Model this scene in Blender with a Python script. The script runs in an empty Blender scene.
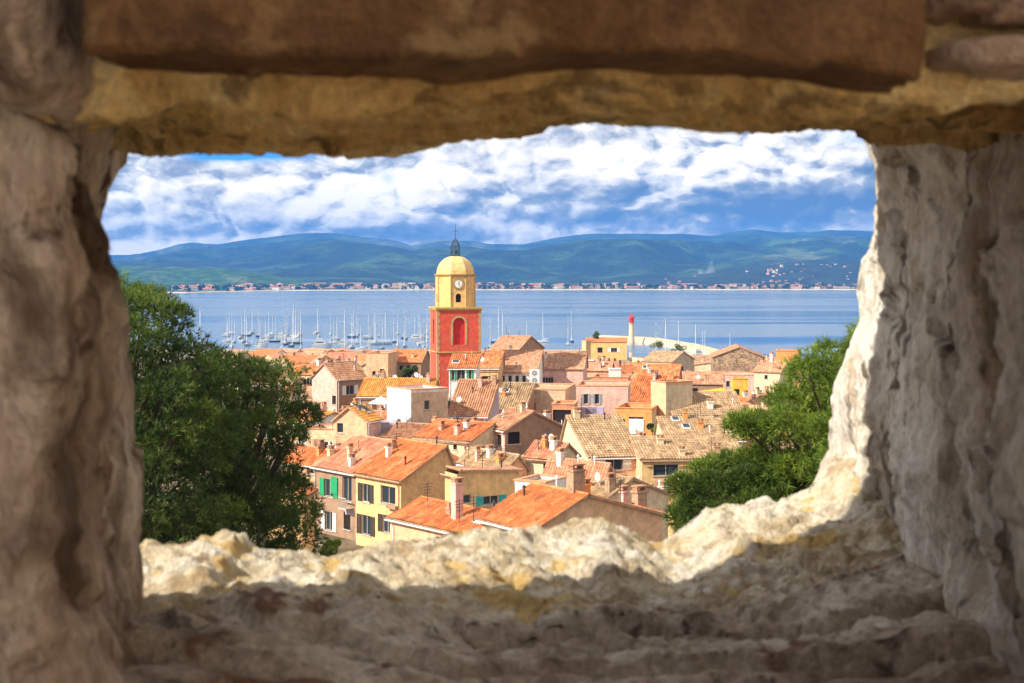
import bpy, bmesh, math, random
import numpy as np
from mathutils import Vector, noise, Matrix
R = math.radians
random.seed(7)
F = 1422.0; HOR = 275.0; EYE = 45.0
scene = bpy.context.scene
C = scene.collection

# ------------------------------------------------------------------ camera
cam_d = bpy.data.cameras.new('camera'); cam = bpy.data.objects.new('camera', cam_d); C.objects.link(cam)
cam.location = (0, 0, EYE); cam.rotation_euler = (R(90), 0, 0)
cam_d.sensor_width = 36; cam_d.lens = F * 36 / 1024
cam_d.shift_y = (HOR - 341.5) / 1024
cam_d.clip_start = .01; cam_d.clip_end = 60000
cam_d.dof.use_dof = True; cam_d.dof.focus_distance = 130; cam_d.dof.aperture_fstop = 15
scene.camera = cam
scene.cycles.max_bounces = 6; scene.cycles.diffuse_bounces = 4; scene.cycles.glossy_bounces = 3

# ------------------------------------------------------------------ light
SAZ = R(28); SEL = R(37)          # the sun stands to the left, 28 degrees behind the camera
tosun = Vector((-math.cos(SAZ) * math.cos(SEL), -math.sin(SAZ) * math.cos(SEL), math.sin(SEL)))
sd = bpy.data.lights.new('sun', 'SUN'); so = bpy.data.objects.new('sun', sd); C.objects.link(so)
sd.energy = 4.4; sd.angle = R(.5); sd.color = (1, .93, .80)
so.rotation_euler = tosun.to_track_quat('Z', 'Y').to_euler()
scene.view_settings.view_transform = 'Standard'; scene.view_settings.look = 'None'
scene.view_settings.exposure = .86; scene.view_settings.gamma = 1
scene.view_settings.use_curve_mapping = False

class NT:
    """small helper to write node trees"""
    def __init__(s, tree): s.t = tree; s.n = tree.nodes; s.l = tree.links
    def put(s, sock, v):
        if v is None: return
        if isinstance(v, bpy.types.NodeSocket): s.l.new(v, sock)
        elif isinstance(v, (tuple, list)) and len(v) == 3 and sock.type == 'RGBA': sock.default_value = (*v, 1)
        else: sock.default_value = v
    def math(s, op, a, b=None, c=None, clamp=False):
        n = s.n.new('ShaderNodeMath'); n.operation = op; n.use_clamp = clamp
        for i, v in enumerate((a, b, c)): s.put(n.inputs[i], v)
        return n.outputs[0]
    def vm(s, op, a, b=None, sc=None):
        n = s.n.new('ShaderNodeVectorMath'); n.operation = op
        s.put(n.inputs[0], a); s.put(n.inputs[1], b)
        if sc is not None: s.put(n.inputs['Scale'], sc)
        return n.outputs['Value'] if op in ('DOT_PRODUCT', 'LENGTH') else n.outputs[0]
    def sep(s, v):
        n = s.n.new('ShaderNodeSeparateXYZ'); s.put(n.inputs[0], v); return n.outputs
    def comb(s, x=0., y=0., z=0.):
        n = s.n.new('ShaderNodeCombineXYZ')
        for i, v in enumerate((x, y, z)): s.put(n.inputs[i], v)
        return n.outputs[0]
    def noise(s, v, scale, detail=4, rough=.55, dist=0., out=0):
        n = s.n.new('ShaderNodeTexNoise'); s.put(n.inputs['Vector'], v)
        n.inputs['Scale'].default_value = scale; n.inputs['Detail'].default_value = detail
        n.inputs['Roughness'].default_value = rough; n.inputs['Distortion'].default_value = dist
        return n.outputs[out]
    def voro(s, v, scale, feature='F1', out=0, smooth=1., rnd=1.):
        n = s.n.new('ShaderNodeTexVoronoi'); n.feature = feature; s.put(n.inputs['Vector'], v)
        n.inputs['Scale'].default_value = scale; n.inputs['Randomness'].default_value = rnd
        if feature == 'SMOOTH_F1': n.inputs['Smoothness'].default_value = smooth
        return n.outputs[out]
    def ramp(s, f, stops, interp='LINEAR'):
        n = s.n.new('ShaderNodeValToRGB'); s.put(n.inputs[0], f); r = n.color_ramp; r.interpolation = interp
        while len(r.elements) < len(stops): r.elements.new(.5)
        for e, (p, c) in zip(r.elements, stops):
            e.position = p; e.color = (*c, 1) if isinstance(c, (tuple, list)) else (c, c, c, 1)
        return n.outputs[0]
    def mix(s, f, a, b, mode='MIX'):
        n = s.n.new('ShaderNodeMix'); n.data_type = 'RGBA'; n.blend_type = mode
        s.put(n.inputs[0], f); s.put(n.inputs[6], a); s.put(n.inputs[7], b)
        return n.outputs[2]
    def mapr(s, v, a, b, c=0., d=1., smooth=False):
        n = s.n.new('ShaderNodeMapRange'); s.put(n.inputs[0], v)
        if smooth: n.interpolation_type = 'SMOOTHSTEP'
        for i, x in enumerate((a, b, c, d)): n.inputs[1 + i].default_value = x
        return n.outputs[0]
    def bump(s, h, strength=.5, dist=.01, nrm=None):
        n = s.n.new('ShaderNodeBump'); s.put(n.inputs['Height'], h)
        n.inputs['Strength'].default_value = strength; n.inputs['Distance'].default_value = dist
        if nrm is not None: s.put(n.inputs['Normal'], nrm)
        return n.outputs[0]
    def coord(s, w='Object'):
        n = s.n.new('ShaderNodeTexCoord'); return n.outputs[w]
    def pos(s): return s.n.new('ShaderNodeNewGeometry').outputs['Position']

# ------------------------------------------------------------------ sky
world = bpy.data.worlds.new('World'); scene.world = world; world.use_nodes = True
w = NT(world.node_tree); w.n.clear()
sky = w.n.new('ShaderNodeTexSky'); sky.sky_type = 'NISHITA'; sky.sun_disc = False
sky.sun_elevation = SEL; sky.sun_rotation = math.atan2(tosun.x, tosun.y) % (2 * math.pi)
sky.air_density = 1.2; sky.dust_density = .6; sky.ozone_density = 2.5
dirv = w.coord('Generated'); sx, sy, sz = w.sep(dirv)
az = w.math('ARCTAN2', sx, sy); el = w.math('ARCSINE', sz)
elc = w.math('MAXIMUM', el, .0)
# clouds get flatter towards the horizon
vv = w.math('MULTIPLY', w.math('POWER', w.math('ADD', elc, .012), .8), 1.25)
p = w.comb(az, vv, 0.)
wob = w.noise(p, 9., 3, .5, out=1)
p = w.vm('ADD', p, w.vm('SCALE', w.vm('SUBTRACT', wob, (.5, .5, .5)), None, .03))
def ball(q, sc, k=1.25):
    v_ = w.math('MULTIPLY', w.voro(q, sc), k)
    return w.math('SQRT', w.math('MAXIMUM', w.math('SUBTRACT', 1., w.math('MULTIPLY', v_, v_)), 0.))
def dens(q):
    a = w.math('MULTIPLY', w.noise(q, 9., 3, .5), .80)
    q2 = w.vm('ADD', q, w.vm('SCALE', w.vm('SUBTRACT', w.noise(q, 60., 2, .6, out=1), (.5, .5, .5)), None, .012))
    a = w.math('ADD', a, w.math('MULTIPLY', ball(q2, 20.), .20)); a = w.math('ADD', a, w.math('MULTIPLY', ball(q2, 48.), .10))
    a = w.math('ADD', a, w.math('MULTIPLY', ball(q2, 105.), .045)); a = w.math('ADD', a, w.math('MULTIPLY', w.noise(q, 160., 4, .6), .07))
    return a
d0 = dens(p); d1 = dens(w.vm('ADD', p, (-.0055, .0095, 0)))
rel = w.math('SUBTRACT', d0, d1)
def blob(px, row, wx, wy, k):
    a = w.math('DIVIDE', w.math('SUBTRACT', az, math.atan((px - 512) / F)), wx / F)
    b = w.math('DIVIDE', w.math('SUBTRACT', el, (HOR - row) / F), wy / F)
    r2 = w.math('ADD', w.math('MULTIPLY', a, a), w.math('MULTIPLY', b, b))
    r2 = w.math('ADD', r2, w.math('MULTIPLY', w.math('SUBTRACT', w.noise(p, 30., 4), .5), 2.2))
    return w.math('MULTIPLY', w.math('EXPONENT', w.math('MULTIPLY', w.math('MAXIMUM', r2, 0.), -1.)), k)
lit = w.math('ADD', w.math('MULTIPLY', rel, 3.6), .64)
lit = w.math('ADD', lit, w.math('MULTIPLY', w.math('SUBTRACT', w.noise(w.comb(az, w.math('MULTIPLY', elc, 3.5), 3.3), 8., 5, .55), .5), 1.25))
for a in [(790, 205, 150, 19, -.62), (905, 175, 60, 14, -.35), (640, 218, 120, 9, -.35), (180, 232, 130, 7, -.30), (400, 232, 80, 8, -.35),
          (540, 178, 70, 16, -.10), (655, 155, 150, 17, .40), (230, 190, 130, 22, .25), (420, 190, 90, 20, .25), (740, 240, 170, 4.5, .45), (140, 246, 60, 6, .4), (520, 228, 60, 6, .25)]:
    lit = w.math('ADD', lit, blob(*a))
ccol = w.ramp(lit, [(0., (.12, .18, .28)), (.22, (.21, .26, .34)), (.45, (.38, .40, .43)), (.68, (.80, .76, .69)), (1., (1.25, 1.12, .90))])
cover = w.mapr(d0, .50, .60, 0., 1., True)
front = w.mapr(sy, .2, .7, 0., 1., True)
cover = w.math('MAXIMUM', cover, w.math('MULTIPLY', front, w.mapr(el, .9, .10, 0., .97, True)))
hole = w.math('ADD', w.math('ADD', blob(240, 155, 50, 7, 2.2), blob(388, 178, 7, 6, .35)), w.math('ADD', blob(865, 138, 30, 9, .5), blob(240, 140, 90, 9, .9)))
cover = w.math('MULTIPLY', cover, w.math('SUBTRACT', 1., w.math('MINIMUM', hole, 1.)))
skyc = w.mix(1., sky.outputs[0], (.10, .46, 1.15), 'MULTIPLY')
b1 = w.n.new('ShaderNodeBackground'); w.put(b1.inputs[0], skyc); b1.inputs[1].default_value = .12
b2 = w.n.new('ShaderNodeBackground'); w.put(b2.inputs[0], ccol); b2.inputs[1].default_value = .80
ms = w.n.new('ShaderNodeMixShader'); w.put(ms.inputs[0], cover)
w.l.new(b1.outputs[0], ms.inputs[1]); w.l.new(b2.outputs[0], ms.inputs[2])
wo = w.n.new('ShaderNodeOutputWorld'); w.l.new(ms.outputs[0], wo.inputs[0])

# ------------------------------------------------------------------ materials
MATS = {}
def newmat(name):
    m = bpy.data.materials.new(name); m.use_nodes = True; t = NT(m.node_tree)
    b = t.n['Principled BSDF']; b.inputs['Roughness'].default_value = .85
    b.inputs['Specular IOR Level'].default_value = .3
    MATS[name] = m; return m, t, b
def flatmat(name, col, rough=.7, metal=0., var=.12, sc=3.):
    m, t, b = newmat(name)
    f = t.mapr(t.noise(t.coord(), sc, 4), .3, .7, 1 - var, 1 + var)
    t.put(b.inputs['Base Color'], t.vm('SCALE', tuple(col), None, f)); b.inputs['Roughness'].default_value = rough
    b.inputs['Metallic'].default_value = metal
    return m
def stucco(name, col, dirt=(.26, .18, .12), amt=.72):
    m, t, b = newmat(name)
    g = t.pos()
    big = t.noise(g, .35, 5, .6)
    streak = t.noise(t.vm('MULTIPLY', g, (1.6, 1.6, .22)), 1.3, 5, .65)
    k = t.math('MULTIPLY', t.mapr(t.math('ADD', t.math('MULTIPLY', big, .5), t.math('MULTIPLY', streak, .5)), .46, .68, 0., 1., True), amt)
    c = t.mix(k, col, tuple(x * y * 1.6 for x, y in zip(col, (.75, .68, .6))) if dirt is None else tuple(.4 * x + .6 * y for x, y in zip(col, dirt)))
    c = t.vm('SCALE', c, None, t.mapr(t.noise(g, 1.7, 6, .75), .3, .7, .70, 1.22))
    t.put(b.inputs['Base Color'], c); b.inputs['Roughness'].default_value = .92
    t.put(b.inputs['Normal'], t.bump(t.noise(g, 5., 5, .7), .35, .05))
    return m
def roofmat(name, c1, c2, c3, lich=.25):
    m, t, b = newmat(name)
    u, v, _ = t.sep(t.coord('UV'))
    iu = t.math('FLOOR', t.math('DIVIDE', u, .30)); iv = t.math('FLOOR', t.math('DIVIDE', v, .9))
    wn = t.n.new('ShaderNodeTexWhiteNoise'); wn.noise_dimensions = '3D'; t.put(wn.inputs['Vector'], t.comb(iu, iv, 0.))
    g = t.pos()
    f = t.math('ADD', t.math('MULTIPLY', wn.outputs['Value'], .34), t.math('MULTIPLY', t.mapr(t.noise(g, 1.1, 7, .8), .32, .68), .66))
    c = t.ramp(f, [(.12, c1), (.5, c2), (.88, c3)])
    st = t.mapr(t.noise(t.comb(t.math('MULTIPLY', u, 2.2), t.math('MULTIPLY', v, .7), t.sep(g)[2]), 1.3, 6, .75), .48, .64, 0., 1., True)
    c = t.mix(t.math('MULTIPLY', st, lich), c, (.17, .13, .075))
    t.put(b.inputs['Base Color'], c); b.inputs['Roughness'].default_value = .9
    wave = t.math('ABSOLUTE', t.math('SINE', t.math('MULTIPLY', u, math.pi / .30)))
    saw = t.math('FRACT', t.math('DIVIDE', v, .42))
    hh = t.math('ADD', wave, t.math('MULTIPLY', saw, .4))
    t.put(b.inputs['Normal'], t.bump(hh, .6, .05))
    return m
stucco('ochre', (.74, .48, .22)); stucco('yellow', (.82, .50, .23)); stucco('cream', (.74, .58, .37)); stucco('peach', (.75, .46, .27))
stucco('pink', (.74, .46, .38)); stucco('salmon', (.68, .31, .17)); stucco('white', (.80, .76, .69), amt=.3); stucco('beige', (.62, .46, .30))
stucco('brown', (.36, .22, .14)); stucco('orange', (.74, .33, .10)); stucco('lilac', (.50, .42, .47)); stucco('bright_yellow', (.86, .50, .05))
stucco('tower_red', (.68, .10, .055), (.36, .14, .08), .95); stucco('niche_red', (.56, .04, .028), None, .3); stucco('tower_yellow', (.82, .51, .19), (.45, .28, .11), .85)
stucco('tower_dome', (.82, .55, .22), (.45, .30, .14), .85); stucco('quoin', (.50, .34, .16)); stucco('cornice', (.52, .36, .13))
roofmat('orange_tile', (.30, .075, .03), (.60, .18, .055), (.78, .33, .14), .45)
roofmat('salmon_tile', (.34, .12, .07), (.60, .24, .13), (.76, .42, .27), .4)
roofmat('tan_tile', (.20, .12, .065), (.40, .26, .14), (.60, .42, .25), .5)
roofmat('gold_tile', (.40, .15, .03), (.62, .27, .055), (.74, .40, .12), .4)
roofmat('brown_tile', (.26, .11, .06), (.45, .22, .12), (.62, .36, .21), .35)
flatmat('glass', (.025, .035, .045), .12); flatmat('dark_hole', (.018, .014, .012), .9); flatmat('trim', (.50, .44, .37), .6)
flatmat('terrace', (.50, .30, .18), .9); flatmat('shutter_green', (.02, .30, .12), .6); flatmat('shutter_teal', (.04, .36, .36), .6)
flatmat('shutter_brown', (.06, .045, .035), .6); flatmat('shutter_white', (.72, .70, .68), .6); flatmat('shutter_grey', (.26, .30, .33), .6)
flatmat('shutter_lilac', (.45, .40, .60), .6); flatmat('chimney_stone', (.42, .27, .17), .9, var=.35); flatmat('metal_white', (.75, .75, .74), .35)
flatmat('metal_dark', (.05, .05, .055), .45); flatmat('iron', (.045, .06, .05), .5); flatmat('canvas', (.82, .78, .72), .8)
flatmat('awning', (.85, .38, .03), .8); flatmat('hull_white', (.48, .49, .50), .25); flatmat('hull_blue', (.05, .09, .18), .25)
flatmat('mast', (.82, .80, .76), .4); flatmat('light_red', (.62, .03, .02), .5); flatmat('clock_white', (.85, .83, .78), .5)
flatmat('bark', (.10, .065, .045), .95, var=.4); flatmat('plaster_wall', (.5, .42, .33), .9)
# stone building on the right of town
m, t, b = newmat('fieldstone'); g = t.pos()
vc = t.voro(t.vm('MULTIPLY', g, (1, 1, 1.5)), 1.9, out=1); e = t.voro(t.vm('MULTIPLY', g, (1, 1, 1.5)), 1.9, 'DISTANCE_TO_EDGE')
c = t.ramp(t.sep(vc)[0], [(0, (.16, .10, .06)), (.5, (.32, .20, .12)), (1, (.48, .33, .20))])
c = t.mix(t.mapr(e, 0., .06, .7, 0.), c, (.5, .4, .28)); t.put(b.inputs['Base Color'], c)
t.put(b.inputs['Normal'], t.bump(e, .6, .1))

def rockmat(name, lo, mid, hi, spot=(.05, .035, .025), spot_amt=.8, lichen=None, scale=1., bumpk=1., vert=1., stain=0.):
    m, t, b = newmat(name); g = t.pos(); gs = t.vm('MULTIPLY', g, (1, 1, vert))
    wr = t.vm('ADD', gs, t.vm('SCALE', t.noise(gs, 9. * scale, 3, out=1), None, .05))
    n1 = t.noise(wr, 7. * scale, 9, .62); n2 = t.noise(wr, 34. * scale, 7, .65); n3 = t.noise(gs, 150. * scale, 5, .7)
    f = t.math('ADD', t.math('MULTIPLY', n1, .62), t.math('MULTIPLY', n2, .38))
    c = t.ramp(f, [(.36, lo), (.49, mid), (.62, hi)])
    c = t.vm('SCALE', c, None, t.mapr(n3, .3, .7, .68, 1.22))
    pit = t.mapr(t.noise(wr, 21. * scale, 6, .6, .6), .57, .66, 0., spot_amt, True)
    c = t.mix(pit, c, spot)
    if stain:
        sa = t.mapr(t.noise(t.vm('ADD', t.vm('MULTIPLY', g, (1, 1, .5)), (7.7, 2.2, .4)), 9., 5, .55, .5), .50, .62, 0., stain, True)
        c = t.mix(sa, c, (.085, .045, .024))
    if lichen:
        li = t.mapr(t.noise(t.vm('ADD', wr, (3.1, 1.7, 9.2)), 14. * scale, 6, .6), .56, .64, 0., .85, True)
        c = t.mix(li, c, lichen)
    t.put(b.inputs['Base Color'], c); b.inputs['Roughness'].default_value = .93
    n4 = t.noise(gs, 420. * scale, 3, .6)
    h = t.math('ADD', t.math('ADD', t.math('MULTIPLY', n1, .22), t.math('MULTIPLY', n2, .50)), t.math('ADD', t.math('MULTIPLY', n3, .34), t.math('MULTIPLY', n4, .10)))
    h = t.math('SUBTRACT', h, t.math('MULTIPLY', pit, .12))
    t.put(b.inputs['Normal'], t.bump(h, .9, .035 * bumpk))
    return m
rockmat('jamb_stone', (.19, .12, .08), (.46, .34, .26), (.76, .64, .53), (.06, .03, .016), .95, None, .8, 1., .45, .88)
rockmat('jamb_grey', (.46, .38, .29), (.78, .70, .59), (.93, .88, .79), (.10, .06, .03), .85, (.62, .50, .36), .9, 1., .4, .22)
rockmat('ceiling_stone', (.62, .36, .13), (.94, .64, .26), (.97, .80, .46), (.16, .09, .04), .7, None, .8, 1.)
rockmat('beam', (.085, .040, .015), (.15, .072, .027), (.25, .13, .058), (.07, .035, .018), .55, (.30, .19, .09), .9, .5, 1., .35)
rockmat('shaded_sill_stone', (.26, .19, .14), (.62, .51, .41), (.90, .81, .70), (.06, .035, .022), .75, (.22, .10, .06), .9, 1.2)
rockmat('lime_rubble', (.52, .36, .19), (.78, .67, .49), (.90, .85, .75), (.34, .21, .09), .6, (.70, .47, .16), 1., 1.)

# ------------------------------------------------------------------ object helpers
def mesh(name, verts, faces, mats=None, mi=None, uvs=None, smooth=False):
    me = bpy.data.meshes.new(name); me.from_pydata([tuple(v) for v in verts], [], faces)
    for mm in (mats or []): me.materials.append(MATS[mm] if isinstance(mm, str) else mm)
    if mi is not None: me.polygons.foreach_set('material_index', mi)
    if uvs is not None:
        uv = me.uv_layers.new(name='UVMap'); flat = [c for f in faces for i in f for c in uvs[i]]
        uv.data.foreach_set('uv', flat)
    if smooth: me.polygons.foreach_set('use_smooth', [True] * len(faces))
    me.update(); return me
def link(name, me, parent=None, loc=None, rz=None):
    o = bpy.data.objects.new(name, me); C.objects.link(o)
    if parent: o.parent = parent
    if loc is not None: o.location = loc
    if rz is not None: o.rotation_euler = (0, 0, rz)
    return o
def tag(o, label=None, cat=None, group=None, kind=None):
    if label: o['label'] = label
    if cat: o['category'] = cat
    if group: o['group'] = group
    if kind: o['kind'] = kind
    return o
class MB:
    def __init__(s): s.v = []; s.f = []; s.m = []; s.uv = []
    def add(s, vs, fs, m=0, uv=None):
        o = len(s.v); s.v += [tuple(v) for v in vs]; s.f += [tuple(i + o for i in f) for f in fs]; s.m += [m] * len(fs)
        s.uv += uv if uv else [(0, 0)] * len(vs)
    def box(s, x0, x1, y0, y1, z0, z1, m=0):
        s.add([(x0, y0, z0), (x1, y0, z0), (x1, y1, z0), (x0, y1, z0), (x0, y0, z1), (x1, y0, z1), (x1, y1, z1), (x0, y1, z1)],
              [(0, 3, 2, 1), (4, 5, 6, 7), (0, 1, 5, 4), (1, 2, 6, 5), (2, 3, 7, 6), (3, 0, 4, 7)], m)
    def quad(s, a, b, c, d, m=0): s.add([a, b, c, d], [(0, 1, 2, 3)], m)
    def tube(s, a, b, r0, r1, n=8, m=0, caps=True):
        a = Vector(a); b = Vector(b); d = (b - a).normalized(); q = d.to_track_quat('Z', 'Y')
        vs = []
        for c_, r in ((a, r0), (b, r1)):
            for i in range(n):
                t_ = 2 * math.pi * i / n; vs.append(c_ + q @ Vector((r * math.cos(t_), r * math.sin(t_), 0)))
        fs = [(i, (i + 1) % n, n + (i + 1) % n, n + i) for i in range(n)]
        if caps: fs += [tuple(range(n))[::-1], tuple(range(n, 2 * n))]
        s.add(vs, fs, m)
    def lathe(s, prof, n=16, m=0, cx=0, cy=0, rot=0., cap=True):
        vs = []
        for (r, z) in prof:
            for i in range(n):
                t_ = 2 * math.pi * (i + rot) / n; vs.append((cx + r * math.cos(t_), cy + r * math.sin(t_), z))
        fs = [(j * n + i, j * n + (i + 1) % n, (j + 1) * n + (i + 1) % n, (j + 1) * n + i) for j in range(len(prof) - 1) for i in range(n)]
        if cap: fs += [tuple(range(n))[::-1], tuple(range((len(prof) - 1) * n, len(prof) * n))]
        s.add(vs, fs, m)
    def build(s, name, mats, parent=None, uv=False, smooth=False, **k):
        if isinstance(mats, str): mats = [mats]
        return link(name, mesh(name, s.v, s.f, mats, s.m, s.uv if uv else None, smooth), parent, **k)
def empty(name, loc, rz=0.):
    o = bpy.data.objects.new(name, None); C.objects.link(o); o.location = loc; o.rotation_euler = (0, 0, rz); o.empty_display_size = .3; return o
def copy_tree(o, parent=None):
    c = o.copy(); C.objects.link(c)
    if parent: c.parent = parent
    for ch in list(o.children): copy_tree(ch, c)
    return c
def lerp(a, b, t): return a + (b - a) * t
def sstep(a, b, x):
    t = min(1, max(0, (x - a) / (b - a))); return t * t * (3 - 2 * t)
def interp(x, pts): return float(np.interp(x, [q[0] for q in pts], [q[1] for q in pts]))
def at(px, row, d): return Vector(((px - 512) / F * d, d, EYE - (row - HOR) / F * d))
def fbm(v, s, o=5): return noise.fractal(Vector(v) * s, 1., 2., o)

# ------------------------------------------------------------------ ground, sea, far land
GP = [(-60, 43.4), (0, 43.4), (1, 43.2), (3, 40.5), (20, 36), (40, 31.5), (80, 25), (110, 21.5), (200, 20), (300, 17), (450, 9.5), (600, 4.5), (700, 2.2), (815, 1.8), (825, -4), (900, -5)]
def ground(y, x=0): return interp(y + 135 * sstep(48, 80, x) * sstep(560, 660, y), GP)
ys = [-60, -20, -5, 0, 1, 2, 3, 5, 8, 12, 20, 30, 40, 50, 60, 70, 80, 90, 100, 110, 125, 140, 160, 180, 200, 230, 260, 300, 340, 380, 420, 450, 500, 550, 600, 650, 700, 760, 815, 825, 900]
xs = [-1500, -900, -600, -400] + list(range(-300, 301, 15)) + [400, 600, 900, 1500]
V = []; Fc = []
for y in ys:
    for x in xs:
        z = ground(y, x) + (fbm((x, y, 0), .03, 3) * (1.2 if 8 < y < 110 else .15 if 3 < y < 760 else 0))
        V.append((x, y, z))
nx = len(xs)
for j in range(len(ys) - 1):
    for i in range(nx - 1): Fc.append((j * nx + i, j * nx + i + 1, (j + 1) * nx + i + 1, (j + 1) * nx + i))
m, t, b = newmat('earth'); g = t.pos()
c = t.ramp(t.noise(g, .25, 8, .65), [(.35, (.06, .055, .025)), (.5, (.15, .11, .06)), (.65, (.26, .20, .13))]); t.put(b.inputs['Base Color'], c)
t.put(b.inputs['Normal'], t.bump(t.noise(g, 3, 6, .7), .6, .2))
tag(link('ground', mesh('ground', V, Fc, ['earth'], smooth=True)), kind='structure')
# paved harbour quay and streets are one paler sheet 4 mm above the ground on the flat part
mb = MB(); mb.box(-420, 46, 700, 812, 1.9, 2.45)
flatmat('paving', (.36, .31, .26), .9, sc=.1)
tag(mb.build('quay', 'paving'), kind='structure')

m, t, b = newmat('sea'); g = t.pos()
slick = t.mapr(t.noise(t.vm('MULTIPLY', g, (.0009, .0048, 1)), 1., 5, .55, .3), .46, .58, 0., 1., True)
far = t.mapr(t.sep(g)[1], 900., 2100., 0., 1., True)
slick = t.math('MAXIMUM', t.math('MULTIPLY', slick, t.mapr(far, 0., 1., 1., .55)), 0.)
wv = t.math('ADD', t.noise(t.vm('MULTIPLY', g, (.35, .8, 1)), 1., 4, .6), t.math('MULTIPLY', t.noise(t.vm('MULTIPLY', g, (.05, .14, 1)), 1., 3), 1.5))
n = t.n.new('ShaderNodeBump'); n.inputs['Distance'].default_value = .6; t.put(n.inputs['Height'], wv); t.put(n.inputs['Strength'], t.mapr(slick, 0., 1., .11, .004))
t.put(b.inputs['Normal'], n.outputs[0]); b.inputs['Base Color'].default_value = (.05, .13, .24, 1)
t.put(b.inputs['Roughness'], t.mapr(slick, 0., 1., .22, .06)); b.inputs['IOR'].default_value = 1.33; b.inputs['Specular IOR Level'].default_value = .5
tag(link('sea', mesh('sea', [(-15000, -1500, 0), (15000, -1500, 0), (15000, 4600, 0), (-15000, 4600, 0)], [(0, 1, 2, 3)], ['sea'])), kind='structure')

def forest(name, c1, c2, c3, sc, clear=(.30, .27, .16), k=.6):
    m, t, b = newmat(name); g = t.pos()
    c = t.ramp(t.noise(g, sc, 8, .7), [(.35, c1), (.5, c2), (.65, c3)])
    cl = t.mapr(t.noise(t.vm('MULTIPLY', g, (1, .5, 1)), sc * .35, 7, .68), .56, .66, 0., k, True)
    c = t.mix(cl, c, clear); t.put(b.inputs['Base Color'], c)
    t.put(b.inputs['Normal'], t.bump(t.noise(g, sc * 1.5, 7, .7), 1., 60 if sc < .005 else 8))
forest('mountain_forest', (.004, .014, .016), (.012, .04, .028), (.07, .14, .035), .0034, (.30, .30, .13), .55)  # pale green patches are clearings plus sunlit slopes painted in
forest('wooded', (.008, .02, .03), (.015, .035, .035), (.03, .055, .045), .012, (.16, .15, .12), .3)
forest('green_wood', (.006, .03, .012), (.02, .08, .018), (.08, .16, .04), .022, (.3, .28, .15), .4)
RID = [(-300, 262), (0, 258), (110, 255), (140, 254.5), (178, 245), (194, 243), (215, 244), (250, 239.5), (285, 235.5), (313, 232), (345, 234), (373, 238.5), (395, 241), (412, 245), (440, 240), (467, 240.5), (490, 244), (510, 244.5), (523, 244.5),
       (545, 240), (575, 235), (594, 233.5), (650, 233.5), (700, 235), (718, 234.5), (740, 231), (754, 229.5), (781, 232.5), (805, 232), (832, 230), (870, 231), (1000, 236), (1100, 232), (1300, 240)]
YS = list(np.linspace(4560, 11000, 64)) + [11400, 12000]
PX = list(np.arange(-300, 1301, 4.))
V = []; Fc = []
HL = [(640, 7200, 60, 900, 125), (600, 8600, 90, 700, 130), (560, 6500, 60, 600, 60), (820, 7800, 70, 700, 110), (250, 8600, 90, 900, 90), (390, 8000, 50, 800, 80), (150, 7800, 70, 700, 60), (480, 7600, 60, 700, 70)]
for Y in YS:
    t_ = min(1, (Y - 4560) / (11000 - 4560))
    for px in PX:
        x = (px - 512) / F * Y
        Z = (HOR - interp(px, RID)) / F * 11000 + EYE + fbm((px * .03, 0, 1), 1., 4) * 9
        rg = noise.ridged_multi_fractal(Vector((x / 1150, Y / 1500, 3.3)), .9, 2.1, 6, 1., 2.) / 2.2
        z = 3 + (Z - 3) * (t_ ** 1.55) * lerp(.55 + .45 * rg, 1, sstep(.86, 1, t_))
        z += 330 * (rg - .25) * (t_ * (1 - t_) * 2.4)
        for (hp, hy, wp, wy, hh) in HL: z += hh * .8 * math.exp(-((px - hp) / wp) ** 2 - ((Y - hy) / wy) ** 2) * (.6 + .6 * rg)
        zmax = EYE + (HOR - interp(px, RID) - 4 - 3 * rg) / F * Y
        if Y < 10500: z = min(z, zmax)
        if Y > 11000: z = Z - (Y - 11000) * .12
        V.append((x, Y, max(z, 1)))
nx = len(PX)
for j in range(len(YS) - 1):
    for i in range(nx - 1): Fc.append((j * nx + i, j * nx + i + 1, (j + 1) * nx + i + 1, (j + 1) * nx + i))
tag(link('mountains', mesh('mountains', V, Fc, ['mountain_forest'], smooth=True)), kind='structure')
# flat far shore land with its beach, and two nearer low hills
SH = [(-300, 4000), (120, 3650), (185, 3500), (215, 3700), (290, 4050), (420, 4200), (600, 4266), (1300, 4266)]
V = []; Fc = []; MI = []
cols = list(np.arange(-300, 1301, 8.))
for k, (dy, z) in enumerate([(0, -1), (4, 1.2), (60, 2.2), (140, 4), (600, 6), (1300, 6)]):
    for px in cols:
        Y = interp(px, SH) + dy + (noise.noise((px * .05, 0, 0)) * 40)
        V.append(((px - 512) / F * Y, Y, z))
nx = len(cols)
for j in range(5):
    for i in range(nx - 1): Fc.append((j * nx + i, j * nx + i + 1, (j + 1) * nx + i + 1, (j + 1) * nx + i)); MI.append(0 if j < 2 else 1)
flatmat('beach', (.62, .52, .38), .95, sc=.05)
tag(link('far_shore', mesh('far_shore', V, Fc, ['beach', 'green_wood'], MI, smooth=True)), kind='structure')
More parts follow.
